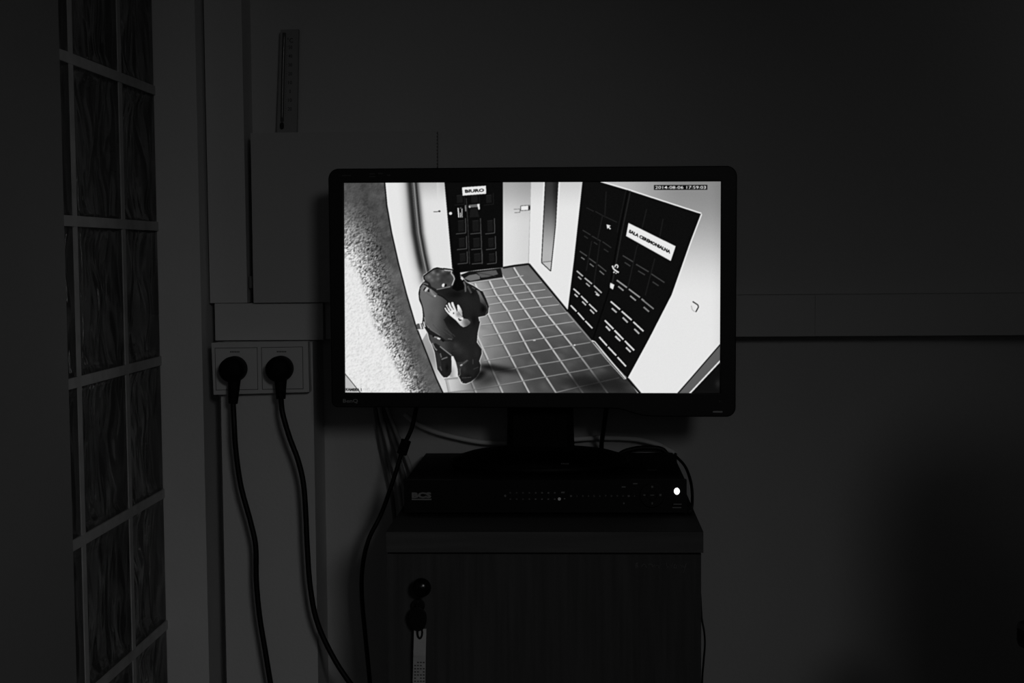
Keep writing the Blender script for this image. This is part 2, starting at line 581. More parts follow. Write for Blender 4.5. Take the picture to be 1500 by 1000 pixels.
# usb port
q = on_front(991.5, 740.5)
obj('usb_port', bx(q.x - 0.0066, q.x + 0.0066, q.y - 0.0004, q.y + 0.002, q.z - 0.0030, q.z + 0.0030), 'black_matt', fp)
bm = bmesh.new()
for px_, py_, w_, h_ in ((992.5, 738.3, 0.0108, 0.0014), (991.5, 743.2, 0.0118, 0.0015)):
    q = on_front(px_, py_, 0.001)
    add_box(bm, q.x - w_ / 2, q.x + w_ / 2, q.y, q.y + 0.0004, q.z - h_ / 2, q.z + h_ / 2)
obj('usb_label', bm, 'print_dim', fp)
# channel lights (two rows of eight), row of number keys, navigation keys
for r_ in range(2):
    for c_ in range(8):
        q = on_front(747.5 + c_ * 9.3, 721.6 + r_ * 9.2)
        obj('channel_light', bx(q.x - 0.0011, q.x + 0.0011, q.y - 0.0002, q.y + 0.0006, q.z - 0.0009, q.z + 0.0009),
            'print_faint' if c_ < 4 else 'print_dim', fp)
q = on_front(740, 726)
obj('sensor_window', add_lathe(bmesh.new(), [(0.0017, -0.0004), (0.0014, 0.0006), (0, 0.0008)], M_front(740, 726), seg=12), 'print_dim', fp)
for c_ in range(12):
    px_ = 836.5 + c_ * 8.45
    q = on_front(px_, 726.2)
    o = obj('number_key', bx(q.x - 0.0031, q.x + 0.0031, q.y - 0.0006, q.y + 0.001, q.z - 0.0024, q.z + 0.0024), 'black', fp)
    obj('key_print', text_bm('1234567890-+'[c_], 0.0021 if c_ % 2 else 0.0026, 0.0024, 0.0002, M_front(px_, 726.2, 0.0013)), 'print_dim', o)
nav = obj('navigation_ring', add_lathe(bmesh.new(), [(0.0165, -0.0006), (0.0165, 0.0008), (0.0155, 0.0013), (0.0068, 0.0013), (0.0062, 0.0006), (0, 0.0006)],
                                       M_front(955, 725.3), seg=28), 'black', fp, smooth=False)
bm = bmesh.new()
for px_, py_, w_, h_ in ((955.5, 712.8, .0026, .0026), (944, 724.9, .0026, .0020), (955.5, 725, .0052, .0012), (967.4, 724.7, .0028, .0028),
                         (955.5, 737, .0018, .0028)):
    q = on_front(px_, py_, 0.0019)
    add_box(bm, q.x - w_ / 2, q.x + w_ / 2, q.y, q.y + 0.0003, q.z - h_ / 2, q.z + h_ / 2)
obj('navigation_print', bm, 'print_dim', nav)
for px_, py_, w_, h_ in ((913.5, 713, .0052, .0019), (930.5, 708.2, .0058, .0016), (913.8, 737, .0018, .0024), (824.5, 721, .0045, .0022), (827, 730.2, .002, .0015)):
    q = on_front(px_, py_)
    obj('printed_mark', bx(q.x - w_ / 2, q.x + w_ / 2, q.y, q.y + 0.0003, q.z - h_ / 2, q.z + h_ / 2), 'print_dim', fp)
bm = bmesh.new()
q = P(955, 688, Z=DZ1)
for k in range(5):
    add_box(bm, q.x - 0.006 + k * 0.0026, q.x - 0.0044 + k * 0.0026, q.y - 0.004 * (1 + (k % 2)), q.y + 0.004 * (1 + (k + 1) % 2), DZ1 - 0.0002, DZ1 + 0.0003)
obj('top_print', bm, 'print_faint', dvr)

# ------------------------------------------------------------------ monitor
MM = Matrix.Translation((-0.0675, 1.9766, 1.0724)) @ Euler((0, 0, 0)).to_matrix().to_4x4() \
     @ Matrix.Rotation(math.radians(0.554), 4, 'Z') @ Matrix.Rotation(math.radians(-1.138), 4, 'X') @ Matrix.Rotation(math.radians(0.376), 4, 'Y')
SW, SH = 0.521, 0.293
PXM = SW / 554.5                                   # metres per photo pixel on the panel
base_c = Vector((-0.058, 2.052, DZ1))
mon = thing('monitor', 'black widescreen monitor showing a security camera picture, on top of the recorder', 'monitor', base_c)


def s2l(px, py):
    """photo pixel -> panel-local x, z"""
    t = (px - 503.3) / 553.2
    yt = 266 + (264 - 266) * t
    yb = 576.3 + (577.3 - 576.3) * t
    v = (py - yt) / (yb - yt)
    xl = 502.3 + 2.0 * v
    xr = 1057.2 - 1.4 * v
    u = (px - xl) / (xr - xl)
    return (u - 0.5) * SW, (0.5 - v) * SH


PANEL = MM @ FACE_CAM                              # local (x, y up, z to viewer)


def arc(cx, cy, r, a0, a1, n=7):
    return [(cx + r * math.cos(math.radians(a0 + (a1 - a0) * k / n)), cy - r * math.sin(math.radians(a0 + (a1 - a0) * k / n))) for k in range(n + 1)]


opx = arc(1064, 258, 13.5, 0, 90) + arc(496, 262, 13.5, 90, 180) + arc(495.5, 587, 8, 180, 270)
opx += [(700, 595.5), (893, 596.5), (906, 597), (918, 600), (930, 604), (942, 607), (956, 608.5), (1000, 609)]
opx += arc(1063.5, 597, 12, 270, 360)
outer = [s2l(*q) for q in opx]
inner = [(-SW / 2, -SH / 2), (SW / 2, -SH / 2), (SW / 2, SH / 2), (-SW / 2, SH / 2)]
bez = obj('bezel', curve_bm([outer, inner], 0.0065, 0.0015, PANEL @ Matrix.Translation((0, 0, -0.0055))), 'black', mon, label='glossy black bezel')
# back shell
bm = bmesh.new()
ins = [(x * 0.985, y * 0.985) for x, y in outer]
mid = [(x * 0.90, y * 0.86) for x, y in outer]
r0 = [bm.verts.new(PANEL @ Vector((x, y, -0.012))) for x, y in ins]
r1 = [bm.verts.new(PANEL @ Vector((x, y, -0.028))) for x, y in ins]
r2 = [bm.verts.new(PANEL @ Vector((x, y, -0.052))) for x, y in mid]
for a, b in ((r0, r1), (r1, r2)):
    for i in range(len(a)):
        bm.faces.new((a[i], a[(i + 1) % len(a)], b[(i + 1) % len(a)], b[i]))
bm.faces.new(r0); bm.faces.new(r2[::-1])
obj('back_shell', bm, 'black_matt', mon)
# neck and base
bm = bmesh.new()
nz_top = 0.955
npts = []
for z, w, yf, yb_ in ((nz_top, 0.047, 2.021, 2.060), (0.88, 0.0475, 2.026, 2.062), (0.845, 0.0485, 2.028, 2.064), (0.8345, 0.056, 2.016, 2.074)):
    x_ = -0.0585
    npts.append([bm.verts.new((x_ + sx * w * k, yy, z)) for sx, k, yy in ((-1, 0.8, yf), (1, 0.8, yf), (1, 1, (yf + yb_) / 2), (1, 0.8, yb_), (-1, 0.8, yb_), (-1, 1, (yf + yb_) / 2))])
for a, b in zip(npts, npts[1:]):
    for i in range(6):
        bm.faces.new((a[i], a[(i + 1) % 6], b[(i + 1) % 6], b[i]))
bm.faces.new(npts[0]); bm.faces.new(npts[-1][::-1])
obj('neck', bm, 'black_matt', mon, bevel=0.002)
bs = obj('stand_base', add_lathe(bmesh.new(), [(0.127, 0), (0.129, 0.005), (0.126, 0.010), (0.105, 0.0165), (0.065, 0.0215), (0.0, 0.0235)],
                                 Matrix.Translation(base_c + Vector((-0.001, 0, 0.0003))) @ Matrix.Diagonal((1, 0.80, 1, 1)), seg=56), 'dvr', mon, smooth=True)
bm = bmesh.new()
q = P(827.5, 681.5, Z=DZ1 + 0.011)
for r_ in range(2):
    for k in range(4):
        add_box(bm, q.x - 0.0055 + k * 0.0029, q.x - 0.0034 + k * 0.0029, q.y - 0.001, q.y + 0.001, q.z + 0.0016 - r_ * 0.0034, q.z + 0.0034 - r_ * 0.0034)
obj('base_print', bm, 'print_faint', bs)
# writing and marks on the bezel
LX = lambda px, py, dz=0.0032: PANEL @ Matrix.Translation((*s2l(px, py), dz - 0.0005))
obj('logo', text_bm('BenQ', 0.0208, 0.0062, 0.0003, LX(514, 587.3), bold=0.02), 'logo', bez, label='grey BenQ logo')
M['badge'] = mat('badge_print', 0.07, 0.6, 0.2)
for px_, py_, w_, h_ in ((508, 257, 13, 1.6), (546, 254.5, 8, 1.5), (546, 258.5, 9, 1.5), (558, 254, 7, 2), (570.5, 256.5, 5, 2)):
    x_, y_ = s2l(px_, py_)
    obj('badge_print', bx(x_ - w_ / 2 * PXM, x_ + w_ / 2 * PXM, y_ - h_ / 2 * PXM, y_ + h_ / 2 * PXM, 0.0021, 0.0028, PANEL), 'badge', bez)
x_, y_ = s2l(1051, 603)
obj('power_button', curve_bm([round_rect(x_ - 7 * PXM, x_ + 7 * PXM, y_ - 1.0 * PXM, y_ + 1.0 * PXM, 0.9 * PXM)], 0.0006, 0.0002,
                             PANEL @ Matrix.Translation((0, 0, 0.0026))), 'power_key', bez, label='slim pale power key')
bm = text_bm('>', 3 * PXM, 3 * PXM, 0.0003, LX(1054, 587.5))
obj('power_mark', bm, 'print_faint', bez)

# ---- the picture on the screen: a raster painted here with numpy and stored as mesh colours on the panel
SS = 3.0
NXc, NYc = 1668, 936
uu, vv = np.meshgrid((np.arange(NXc) + 0.5) / NXc, (np.arange(NYc) + 0.5) / NYc)
PX = (502.3 + 2.0 * vv) + uu * ((1057.2 - 1.4 * vv) - (502.3 + 2.0 * vv))
PY = (266 - 2.0 * uu) + vv * ((576.3 + 1.0 * uu) - (266 - 2.0 * uu))
IM = np.full((NYc, NXc), 0.5, dtype=np.float64)


def window(pts, pad=1):
    xs = [p[0] for p in pts]; ys = [p[1] for p in pts]
    a = int(max(0, (min(xs) - 505 - pad) / 555 * NXc)); b = int(min(NXc, (max(xs) - 502 + pad) / 552 * NXc + 2))
    c = int(max(0, (min(ys) - 267 - pad) / 311 * NYc)); d = int(min(NYc, (max(ys) - 263 + pad) / 310 * NYc + 2))
    return slice(c, d), slice(a, b)


def mask(pts, w):
    X, Y = PX[w], PY[w]
    ins_ = np.zeros(X.shape, bool)
    n = len(pts)
    for i in range(n):
        x0, y0 = pts[i]; x1, y1 = pts[(i + 1) % n]
        if y0 == y1:
            continue
        c = ((y0 > Y) != (y1 > Y)) & (X < (x1 - x0) * (Y - y0) / (y1 - y0) + x0)
        ins_ ^= c
    return ins_


def fill(pts, v, alpha=1.0):
    w = window(pts)
    if IM[w].size == 0:
        return
    m = mask(pts, w)
    val = v(PX[w], PY[w]) if callable(v) else v
    val = np.broadcast_to(val, m.shape)
    IM[w] = np.where(m, IM[w] * (1 - alpha) + val * alpha, IM[w])


def line(pts, width, v, alpha=1.0):
    h = width / 2
    for (x0, y0), (x1, y1) in zip(pts, pts[1:]):
        L = math.hypot(x1 - x0, y1 - y0) or 1
        nx, ny = -(y1 - y0) / L * h, (x1 - x0) / L * h
        fill([(x0 + nx, y0 + ny), (x1 + nx, y1 + ny), (x1 - nx, y1 - ny), (x0 - nx, y0 - ny)], v, alpha)


def disc(x, y, rx, ry, v, alpha=1.0, rot=0.0):
    fill([(x + rx * math.cos(a) * math.cos(rot) - ry * math.sin(a) * math.sin(rot),
           y + rx * math.cos(a) * math.sin(rot) + ry * math.sin(a) * math.cos(rot)) for a in np.linspace(0, 2 * math.pi, 20)[:-1]], v, alpha)


def soft(x, y, rx, ry, v, amt, rot=0.0, clip=None):
    pts = clip or [(x - 3 * max(rx, ry), y - 3 * max(rx, ry)), (x + 3 * max(rx, ry), y - 3 * max(rx, ry)),
                   (x + 3 * max(rx, ry), y + 3 * max(rx, ry)), (x - 3 * max(rx, ry), y + 3 * max(rx, ry))]
    w = window(pts)
    X, Y = PX[w] - x, PY[w] - y
    a = (X * math.cos(rot) + Y * math.sin(rot)) / rx
    b = (-X * math.sin(rot) + Y * math.cos(rot)) / ry
    k = amt * np.exp(-(a * a + b * b))
    if clip:
        k = k * mask(clip, w)
    IM[w] = IM[w] * (1 - k) + v * k


def gauss(A, s):
    r = int(3 * s) + 1
    k = np.exp(-np.arange(-r, r + 1) ** 2 / (2 * s * s)); k /= k.sum()
    B = np.pad(A, ((r, r), (0, 0)), mode='edge')
    A = sum(k[i] * B[i:i + A.shape[0]] for i in range(2 * r + 1))
    B = np.pad(A, ((0, 0), (r, r)), mode='edge')
    return sum(k[i] * B[:, i:i + A.shape[1]] for i in range(2 * r + 1))


def sstep(a, b, x):
    t = np.clip((x - a) / (b - a), 0, 1)
    return t * t * (3 - 2 * t)


EDGE = [(563.6, 264), (567, 300), (574, 340), (584, 384), (596, 430), (609, 474), (612, 482), (626, 518), (640, 554), (652, 580)]
ex = np.array([p[0] for p in EDGE]); ey = np.array([p[1] for p in EDGE])
# back wall and pillar: whites with soft greying
fill([(555, 255), (745, 255), (745, 400), (700, 420), (640, 560), (600, 480)], lambda X, Y: 0.88 - 0.16 * sstep(300, 262, Y) * sstep(625, 655, X))


def pipe_x(Y):
    return np.interp(Y, [262, 300, 340, 370, 400], [605.5, 609, 613, 618.5, 625])


def pillar(X, Y):
    d = X - pipe_x(Y)
    v = 0.90 - 0.62 * np.exp(-((d + 5) / 5.5) ** 2) - 0.13 * sstep(-26, -8, d) * (d < 0)
    v = np.where(d > 1, 0.88 - 0.60 * np.exp(-((d - 4) / 5.0) ** 2), v)
    v = np.where((d > -2.0) & (d < 3.2), 0.42 + 0.16 * np.cos((d - 0.8) * 1.9), v)
    v = np.where((d > 3.2) & (d < 4.8), 0.13, v)
    v = np.where((d > -3.4) & (d < -2.0), 0.20, v)
    v = v - 0.15 * sstep(300, 262, Y) * sstep(6, 14, d)
    k = np.where(d < -2.0, sstep(384, 432, Y), sstep(400, 402, Y))
    return v * (1 - k) + 0.9 * k


fill([(555, 255), (640, 255), (645, 402), (632, 402), (632, 480), (605, 480)], pillar)
# floor
floor_poly = [(640, 554), (652, 580), (945, 580), (920, 554), (868, 498), (833, 456), (776, 385), (737, 391), (690, 398), (660, 430), (618, 500)]
fill(floor_poly, lambda X, Y: 0.52 - 0.10 * sstep(690, 800, X) - 0.16 * sstep(430, 540, Y) * sstep(700, 790, X) - 0.05 * sstep(800, 900, X)
     + 0.12 * sstep(735, 690, X) * sstep(560, 480, Y) + 0.30 * sstep(705, 650, X) * sstep(520, 560, Y) - 0.06 * sstep(400, 385, Y))
for k in range(260):                                  # tile-to-tile mottling
    x_, y_ = 690 + 240 * rng.random(), 392 + 185 * rng.random()
    soft(x_, y_, 4 + 7 * rng.random(), 2 + 4 * rng.random(), 0.30 + 0.3 * rng.random(), 0.16, 0.3, clip=floor_poly)
# grout: along the corridor, then across
along = [[(754, 391), (762, 404), (776, 422.5), (794, 449), (818, 479), (838, 504), (866, 541), (893, 578)],
         [(731, 393), (743, 412), (756, 433), (778, 465), (805, 503), (836, 548), (857, 578)],
         [(718, 410), (728, 430), (746, 456), (761, 484), (778, 516), (817, 577)],
         [(697, 414), (708, 440), (718, 462), (728, 482), (740, 505), (748, 520), (778, 578)],
         [(700, 490), (704, 499), (718, 530), (726, 549), (739, 578)],
         [(692, 558), (700, 578)], [(656, 556), (661, 578)]]
fl_lines = [[(738, 408.5), (754, 406), (768, 403)], [(706, 424.5), (745, 418.5), (795, 413)], [(692, 413), (718, 409.5), (738, 407)],
            [(713, 434.5), (755, 429.5), (800, 423.5)], [(718, 445.5), (745, 441), (780, 437), (810, 434)],
            [(718, 459), (755, 453.5), (790, 449), (820, 445.5)], [(706, 475), (750, 470), (800, 462), (832, 457.5)],
            [(708, 491.5), (755, 484.5), (800, 477), (842, 470.5)], [(710, 508), (755, 501.5), (800, 494.5), (853, 485.5)],
            [(710, 528), (755, 520.5), (800, 512.5), (866, 501)], [(726, 545), (780, 535), (830, 527), (882, 516.5)],
            [(640, 577), (700, 569.5), (750, 561), (800, 552), (850, 543), (896, 534)], [(815, 575), (850, 566.5), (908, 553)],
            [(652, 555), (672, 553)]]
for pts in along:
    sh = [(x - 2.0, y + 0.8) for x, y in pts]
    line(sh, 1.4, 0.22, 0.4)
    line(pts, 2.3, lambda X, Y: 0.80 - 0.30 * sstep(480, 575, Y) * sstep(800, 860, X) - 0.10 * sstep(420, 575, Y))
for pts in fl_lines:
    line([(x, y + 1.3) for x, y in pts], 1.0, 0.25, 0.3)
    line(pts, 1.3, lambda X, Y: 0.70 - 0.16 * sstep(440, 560, Y) - 0.12 * sstep(820, 900, X))
# floor shadows seen in the picture
soft(735, 541, 26, 5.5, 0.05, 0.85, 0.12)
soft(715, 556, 24, 12, 0.14, 0.75, -0.35, clip=floor_poly)
soft(868, 563, 34, 12, 0.07, 0.8, 0.0, clip=floor_poly)
soft(848, 556, 20, 7, 0.10, 0.6, -0.1, clip=floor_poly)
soft(905, 562, 22, 16, 0.10, 0.65, 0.8, clip=floor_poly)
line([(779, 389), (834, 459), (869, 500), (918, 553)], 2.6, 0.62, 0.7)
disc(843, 505, 1.4, 1.2, 0.85); disc(784, 498, 2.2, 1.0, 0.75)
# right part of the back wall
fill([(737, 255), (780, 255), (776, 386), (737, 391)], lambda X, Y: 0.87 - 0.22 * sstep(330, 262, Y) - 0.04 * sstep(745, 775, X))
line([(779.5, 262), (775.5, 385)], 1.2, 0.62, 0.7)
line([(738, 391.5), (755, 388.5), (776, 386)], 2.8, 0.06)
fill([(763.5, 301), (778, 300), (778, 307), (764, 308)], 0.92); line([(764, 301), (778, 300), (778, 307), (764, 308), (764, 301)], 0.8, 0.3)
fill([(775, 301), (778, 301), (778, 306), (775, 307)], 0.12)
line([(754, 306), (763, 305.5)], 0.9, 0.5); line([(755, 311), (763, 310.5), (763, 306)], 0.9, 0.45)
# right wall
fill([(779.5, 255), (1065, 255), (1065, 590), (945, 590), (919, 553), (833, 455), (776, 385)],
     lambda X, Y: 0.90 - 0.36 * sstep(430, 262, Y - 0.12 * (X - 960)) * (0.35 + 0.65 * sstep(880, 1000, X)) * (X > 870) - 0.10 * sstep(310, 262, Y) * (X < 880) - 0.03 * sstep(1040, 1058, X))
line([(776, 386), (800, 415), (833, 455.5)], 3.0, 0.05)
line([(919.5, 553), (942, 580)], 3.2, 0.05)
# narrow recess
rec = [(800.5, 258), (819.2, 258), (815, 330), (808, 396.5), (794.6, 384)]
fill(rec, lambda X, Y: 0.20 + 0.50 * sstep(270, 372, Y) - 0.08 * sstep(808, 816, X))
fill([(794.8, 383.5), (809, 382), (808, 396.5)], 0.75)
line(rec + rec[:1], 1.2, 0.10)
line([(794.8, 383.5), (809, 382)], 0.9, 0.35)
line([(821.3, 258), (817, 330), (810.5, 392)], 1.6, 0.97, 0.7); line([(798.6, 258), (793, 375)], 1.4, 0.97, 0.6)
# strip in the lower right corner
fill([(1060, 499), (1060, 590), (980, 590)], 0.36)
line([(1060, 498.5), (982, 590)], 1.6, 0.06)
fill([(1060, 523), (1060, 590), (998, 590)], 0.05); line([(1060, 523), (998, 590)], 2.2, 0.93)
soft(1052, 562, 4, 6, 0.2, 0.5)
# bracket on the wall
line([(1015, 441), (1022.5, 446), (1023.5, 449), (1019.5, 456.5)], 1.6, 0.12)
line([(1013, 447), (1014.5, 453), (1018, 456)], 0.8, 0.6)
# far door
fill([(652, 267), (652, 255), (738, 255), (738, 391), (700, 395), (672, 399), (663.5, 394)], 0.035)
for c0, c1 in ((670, 684.5), (691, 706.5), (713, 727)):
    for r0_, r1_ in ((282, 300), (319, 342), (345, 365), (367.5, 386)):
        sh = (r0_ - 340) * 0.05
        br = 0.10 if r0_ < 310 else 0.14
        line([(c0 + sh, r1_), (c1 + sh, r1_ - 1.5), (c1 + sh - 0.5, r0_)], 1.0, br + (0.18 if r0_ > 310 else 0.0))
        fill([(c0 + sh + 3, r0_ + 4), (c1 + sh - 3, r0_ + 3), (c1 + sh - 2.5, r1_ - 4), (c0 + sh + 3.5, r1_ - 3)], 0.085)
        line([(c0 + sh + 3, r0_ + 4), (c1 + sh - 3, r0_ + 3)], 0.7, 0.16)
line([(684, 290), (686, 320), (689, 386)], 1.1, 0.20); line([(705, 320), (707.5, 386)], 1.2, 0.26)
fill([(677.8, 274), (713, 271.6), (713.2, 283.3), (678.8, 286)], 0.93)
disc(661, 312, 2.3, 2.1, 0.95)
fill([(671, 304), (678.6, 303), (679, 317.7), (672, 318.3)], 0.06)
line([(672, 304), (673.2, 318)], 1.7, 0.88); line([(675.5, 311), (675.8, 317.8)], 1.3, 0.85); line([(677.6, 305), (678.0, 317.8)], 1.3, 0.75)
line([(674.5, 304.5), (677, 304)], 2.0, 0.35); line([(682.8, 300), (683.4, 309)], 1.8, 0.5)
fill([(687.5, 299.6), (703.5, 298), (703, 302.5), (688, 303.6)], 0.40); line([(688, 301.5), (690, 303.5)], 2, 0.75)
fill([(700, 298.5), (703.6, 298), (704, 306), (702, 306.5)], 0.93)
fill([(690, 305), (700, 304), (703, 317), (689, 318)], 0.09)
line([(636, 309.6), (642, 309.4), (645.4, 308.2)], 1.0, 0.25); disc(644.6, 308.8, 1.5, 1.3, 0.05)
# mat
fill([(675, 402), (688, 397), (735, 392), (738, 405), (700, 411), (684, 413)], 0.08)
fill([(681, 407), (688, 402.5), (699, 400.5), (704, 403.5), (704.5, 408), (690, 411)], 0.42)
fill([(699, 398.5), (720, 395.5), (728, 395), (731, 401), (716, 405), (706, 406), (703, 402)], 0.34)
line([(699, 399), (714, 401), (727, 404)], 0.8, 0.20)
# big double door
dd = [(855.5, 255), (873, 255), (881, 266), (921, 278), (1026.8, 312.7), (1012, 352), (984.5, 431), (952, 495), (920.5, 554.3), (868, 498), (832.6, 456), (842, 380)]
fill(dd, 0.045)
line([(856.4, 262), (843.5, 380), (834, 452)], 0.8, 0.02)
line([(881, 265.5), (921, 277.3), (1027.5, 312)], 1.8, 0.97); line([(1028, 313), (1013, 352), (985.5, 431), (953, 495), (921.5, 553.5)], 1.6, 0.97)
line([(921, 278), (908, 340), (893, 425), (870, 496)], 1.8, 0.0)
line([(924.5, 279), (911.5, 341), (897, 420)], 1.8, 0.13); line([(918, 277.5), (905, 340)], 1.2, 0.09)
A2 = lambda p: (780 + p[0] / 5, 240 + p[1] / 5)
A4 = lambda p: (780 + p[0] / 5, 430 + p[1] / 5)
dashes2 = [  # brightness, thickness, segments (crop A2)
    (0.15, 1.1, [((400, 318), (455, 345)), ((465, 345), (530, 382)), ((540, 385), (625, 425))]),
    (0.22, 1.1, [((373, 482), (432, 518)), ((440, 525), (508, 563)), ((518, 566), (583, 612))]),
    (0.20, 1.2, [((385, 525), (412, 543)), ((455, 570), (482, 588)), ((528, 620), (562, 642))]),
    (0.32, 1.3, [((352, 636), (405, 672)), ((413, 683), (470, 724)), ((485, 735), (547, 785))]),
    (0.50, 1.3, [((362, 680), (388, 698)), ((425, 727), (455, 750)), ((497, 780), (530, 808))]),
    (0.72, 1.9, [((330, 780), (376, 820)), ((388, 832), (442, 876)), ((455, 888), (513, 942))]),
    (0.68, 1.8, [((340, 822), (364, 843)), ((398, 870), (426, 895)), ((463, 930), (496, 962))]),
    (0.85, 1.9, [((306, 910), (352, 952)), ((362, 965), (402, 1003))]),
    (0.27, 1.5, [((666, 668), (748, 718)), ((763, 732), (855, 787)), ((868, 798), (970, 866))]),
    (0.24, 1.5, [((680, 718), (722, 746)), ((778, 780), (828, 810)), ((883, 860), (928, 890))]),
    (0.60, 2.0, [((622, 848), (697, 903)), ((710, 913), (792, 975)), ((803, 985), (822, 1000))]),
    (0.60, 2.0, [((633, 893), (672, 925)), ((720, 963), (762, 998))])]
for v, t, segs in dashes2:
    for a, b in segs:
        line([A2(a), A2(b)], t, v)
dashes4 = [
    (0.85, 1.9, [((362, 14), (412, 64)), ((420, 73), (478, 129))]),
    (0.80, 2.0, [((314, 0), (338, 22)), ((370, 54), (398, 82)), ((428, 114), (458, 144)), ((470, 0), (492, 12))]),
    (0.90, 2.0, [((286, 83), (329, 128)), ((338, 136), (385, 190)), ((393, 197), (445, 252))]),
    (0.50, 1.9, [((806, 40), (892, 110))]), (0.50, 2.2, [((818, 95), (858, 130))]),
    (0.85, 2.2, [((578, 54), (647, 114)), ((658, 126), (732, 192)), ((743, 204), (818, 274))]),
    (0.70, 2.3, [((586, 104), (622, 136)), ((666, 172), (703, 210)), ((750, 256), (787, 292))]),
    (0.92, 2.2, [((535, 193), (599, 257)), ((606, 267), (672, 334)), ((681, 344), (750, 414))]),
    (0.80, 2.4, [((543, 237), (574, 269)), ((612, 309), (649, 346)), ((690, 392), (724, 426))]),
    (0.92, 2.1, [((495, 316), (552, 380)), ((560, 389), (619, 452)), ((628, 464), (690, 532))])]
for v, t, segs in dashes4:
    for a, b in segs:
        line([A4(a), A4(b)], t, v)
for a, b in (((520, 370), (480, 560)), ((500, 560), (455, 880)), ((545, 200), (535, 390)), ((440, 560), (400, 780)), ((840, 330), (775, 600)), ((770, 600), (700, 920)), ((900, 690), (830, 960)), ((960, 400), (930, 560))):
    line([A2(a), A2(b)], 1.6, 0.10)
line([A4((440, 342)), A4((462, 350)), A4((560, 468)), A4((690, 625))], 1.5, 0.92)
line([A4((452, 362)), A4((545, 478)), A4((680, 628))], 0.9, 0.75)
# sign plate on the double door, cursor, handle, key plate
sg = [(921.5, 325.8), (990.3, 360.0), (983.2, 381.6), (918, 345)]
line(sg + sg[:1], 3.0, 0.0)
fill(sg, 0.91)
fill([(889.5, 328), (896, 330), (893.3, 331.6), (896, 334.5), (894.6, 335.6), (892.2, 332.8), (890.8, 335)], 0.93)
line([(901.5, 391), (902.5, 387.5), (905, 387), (906.5, 389.5), (905, 392)], 1.6, 0.92)
line([(898, 388.5), (900, 393.5), (904, 396.5), (907.5, 398.5)], 2.2, 0.92)
disc(900.5, 398, 1.2, 1.2, 0.9); disc(903.5, 399.5, 1.0, 1.0, 0.85)
fill([(895, 413.5), (901, 416.5), (899, 423.5), (894.5, 420.5)], 0.95)
# timestamp plate
fill([(958.6, 270.6), (1036.2, 270.6), (1036.2, 277.6), (958.6, 277.6)], 0.05)
# stucco wall on the left
stucco_poly = [(490, 255)] + [(x, y) for x, y in EDGE] + [(652, 590), (490, 590)]
n1 = rng.standard_normal(IM.shape)
fine = gauss(n1, 2.0); fine /= fine.std()
speck = gauss(rng.standard_normal(IM.shape), 2.6); speck /= speck.std()
emb = np.roll(fine, 2, 1) - np.roll(fine, -2, 1) + np.roll(fine, 2, 0) - np.roll(fine, -2, 0); emb /= emb.std()
big = gauss(rng.standard_normal(IM.shape), 9.0); big /= big.std()


def stucco(X, Y):
    w_ = window(stucco_poly)
    e = np.interp(Y, ey, ex)
    d = e - X
    base = 0.29 + 0.59 * sstep(16, 78, d + 0.00 * Y) * sstep(268, 470, Y + 0.35 * d) + 0.10 * sstep(560, 500, X) * sstep(290, 420, Y)
    base = base + 0.05 * sstep(330, 420, Y) + 0.12 * sstep(20, 60, d) * sstep(460, 540, Y)
    base = np.clip(base, 0, 0.90)
    amp = 0.135 * sstep(8, 40, d) * sstep(290, 400, Y + 0.3 * d) * (1 - 0.93 * sstep(0.74, 0.885, base)) + 0.012
    tex = (0.72 * emb[w_] + 0.75 * np.clip(speck[w_], -2.2, 1.2)) * amp
    tex = np.where((tex < 0) & (base > 0.6), tex * 1.5, tex)
    return base + tex + 0.02 * big[w_] * (base < 0.85)


fill(stucco_poly, stucco)
line(EDGE, 1.9, 0.04)
line([(612, 474.5), (622, 473.5), (620, 468)], 1.6, 0.05)
fill([(609.5, 474.5), (620, 474), (621, 481.5), (612.5, 482)], 0.32)
line([(616, 473), (618, 481)], 1.8, 0.92); line([(612, 482.2), (622, 482)], 1.0, 0.9)
fill([(495, 535), (530, 581), (495, 581)], lambda X, Y: 0.74 + 0 * X)
line([(502, 543.5), (512, 555.5), (530, 578)], 1.3, 0.25)

# ---- the two people embracing, as the picture shows them
B3 = lambda x, y: (610 + x / 10.53, 385 + y / 10.53)         # upper crop
B4 = lambda x, y: (610 + x / 9.35, 470 + y / 9.35)           # lower crop
body = [B3(*p) for p in ((110, 290), (60, 360), (38, 460), (50, 570), (90, 660), (110, 760), (105, 860), (95, 930), (130, 990))] + \
       [B4(*p) for p in ((165, 165), (185, 250), (225, 330), (260, 430), (280, 560), (295, 660), (350, 740), (380, 772), (430, 772),
                         (470, 740), (492, 690), (490, 560), (488, 478), (515, 480), (550, 560), (575, 660), (580, 745), (610, 800), (630, 850),
                         (690, 858), (760, 830), (830, 770), (880, 690), (890, 600), (872, 545), (905, 450), (905, 380), (840, 290), (850, 160), (885, 0))] + \
       [B3(*p) for p in ((985, 900), (968, 830), (1070, 810), (1118, 770), (1128, 680), (1085, 560), (1030, 440), (960, 390), (900, 350), (780, 290), (710, 210),
                         (620, 170), (570, 90), (440, 72), (390, 75), (330, 62), (270, 80), (190, 140), (118, 190), (115, 240), (140, 275))]
line(body + body[:1], 2.0, 0.96, 0.7)
fill(body, 0.115)
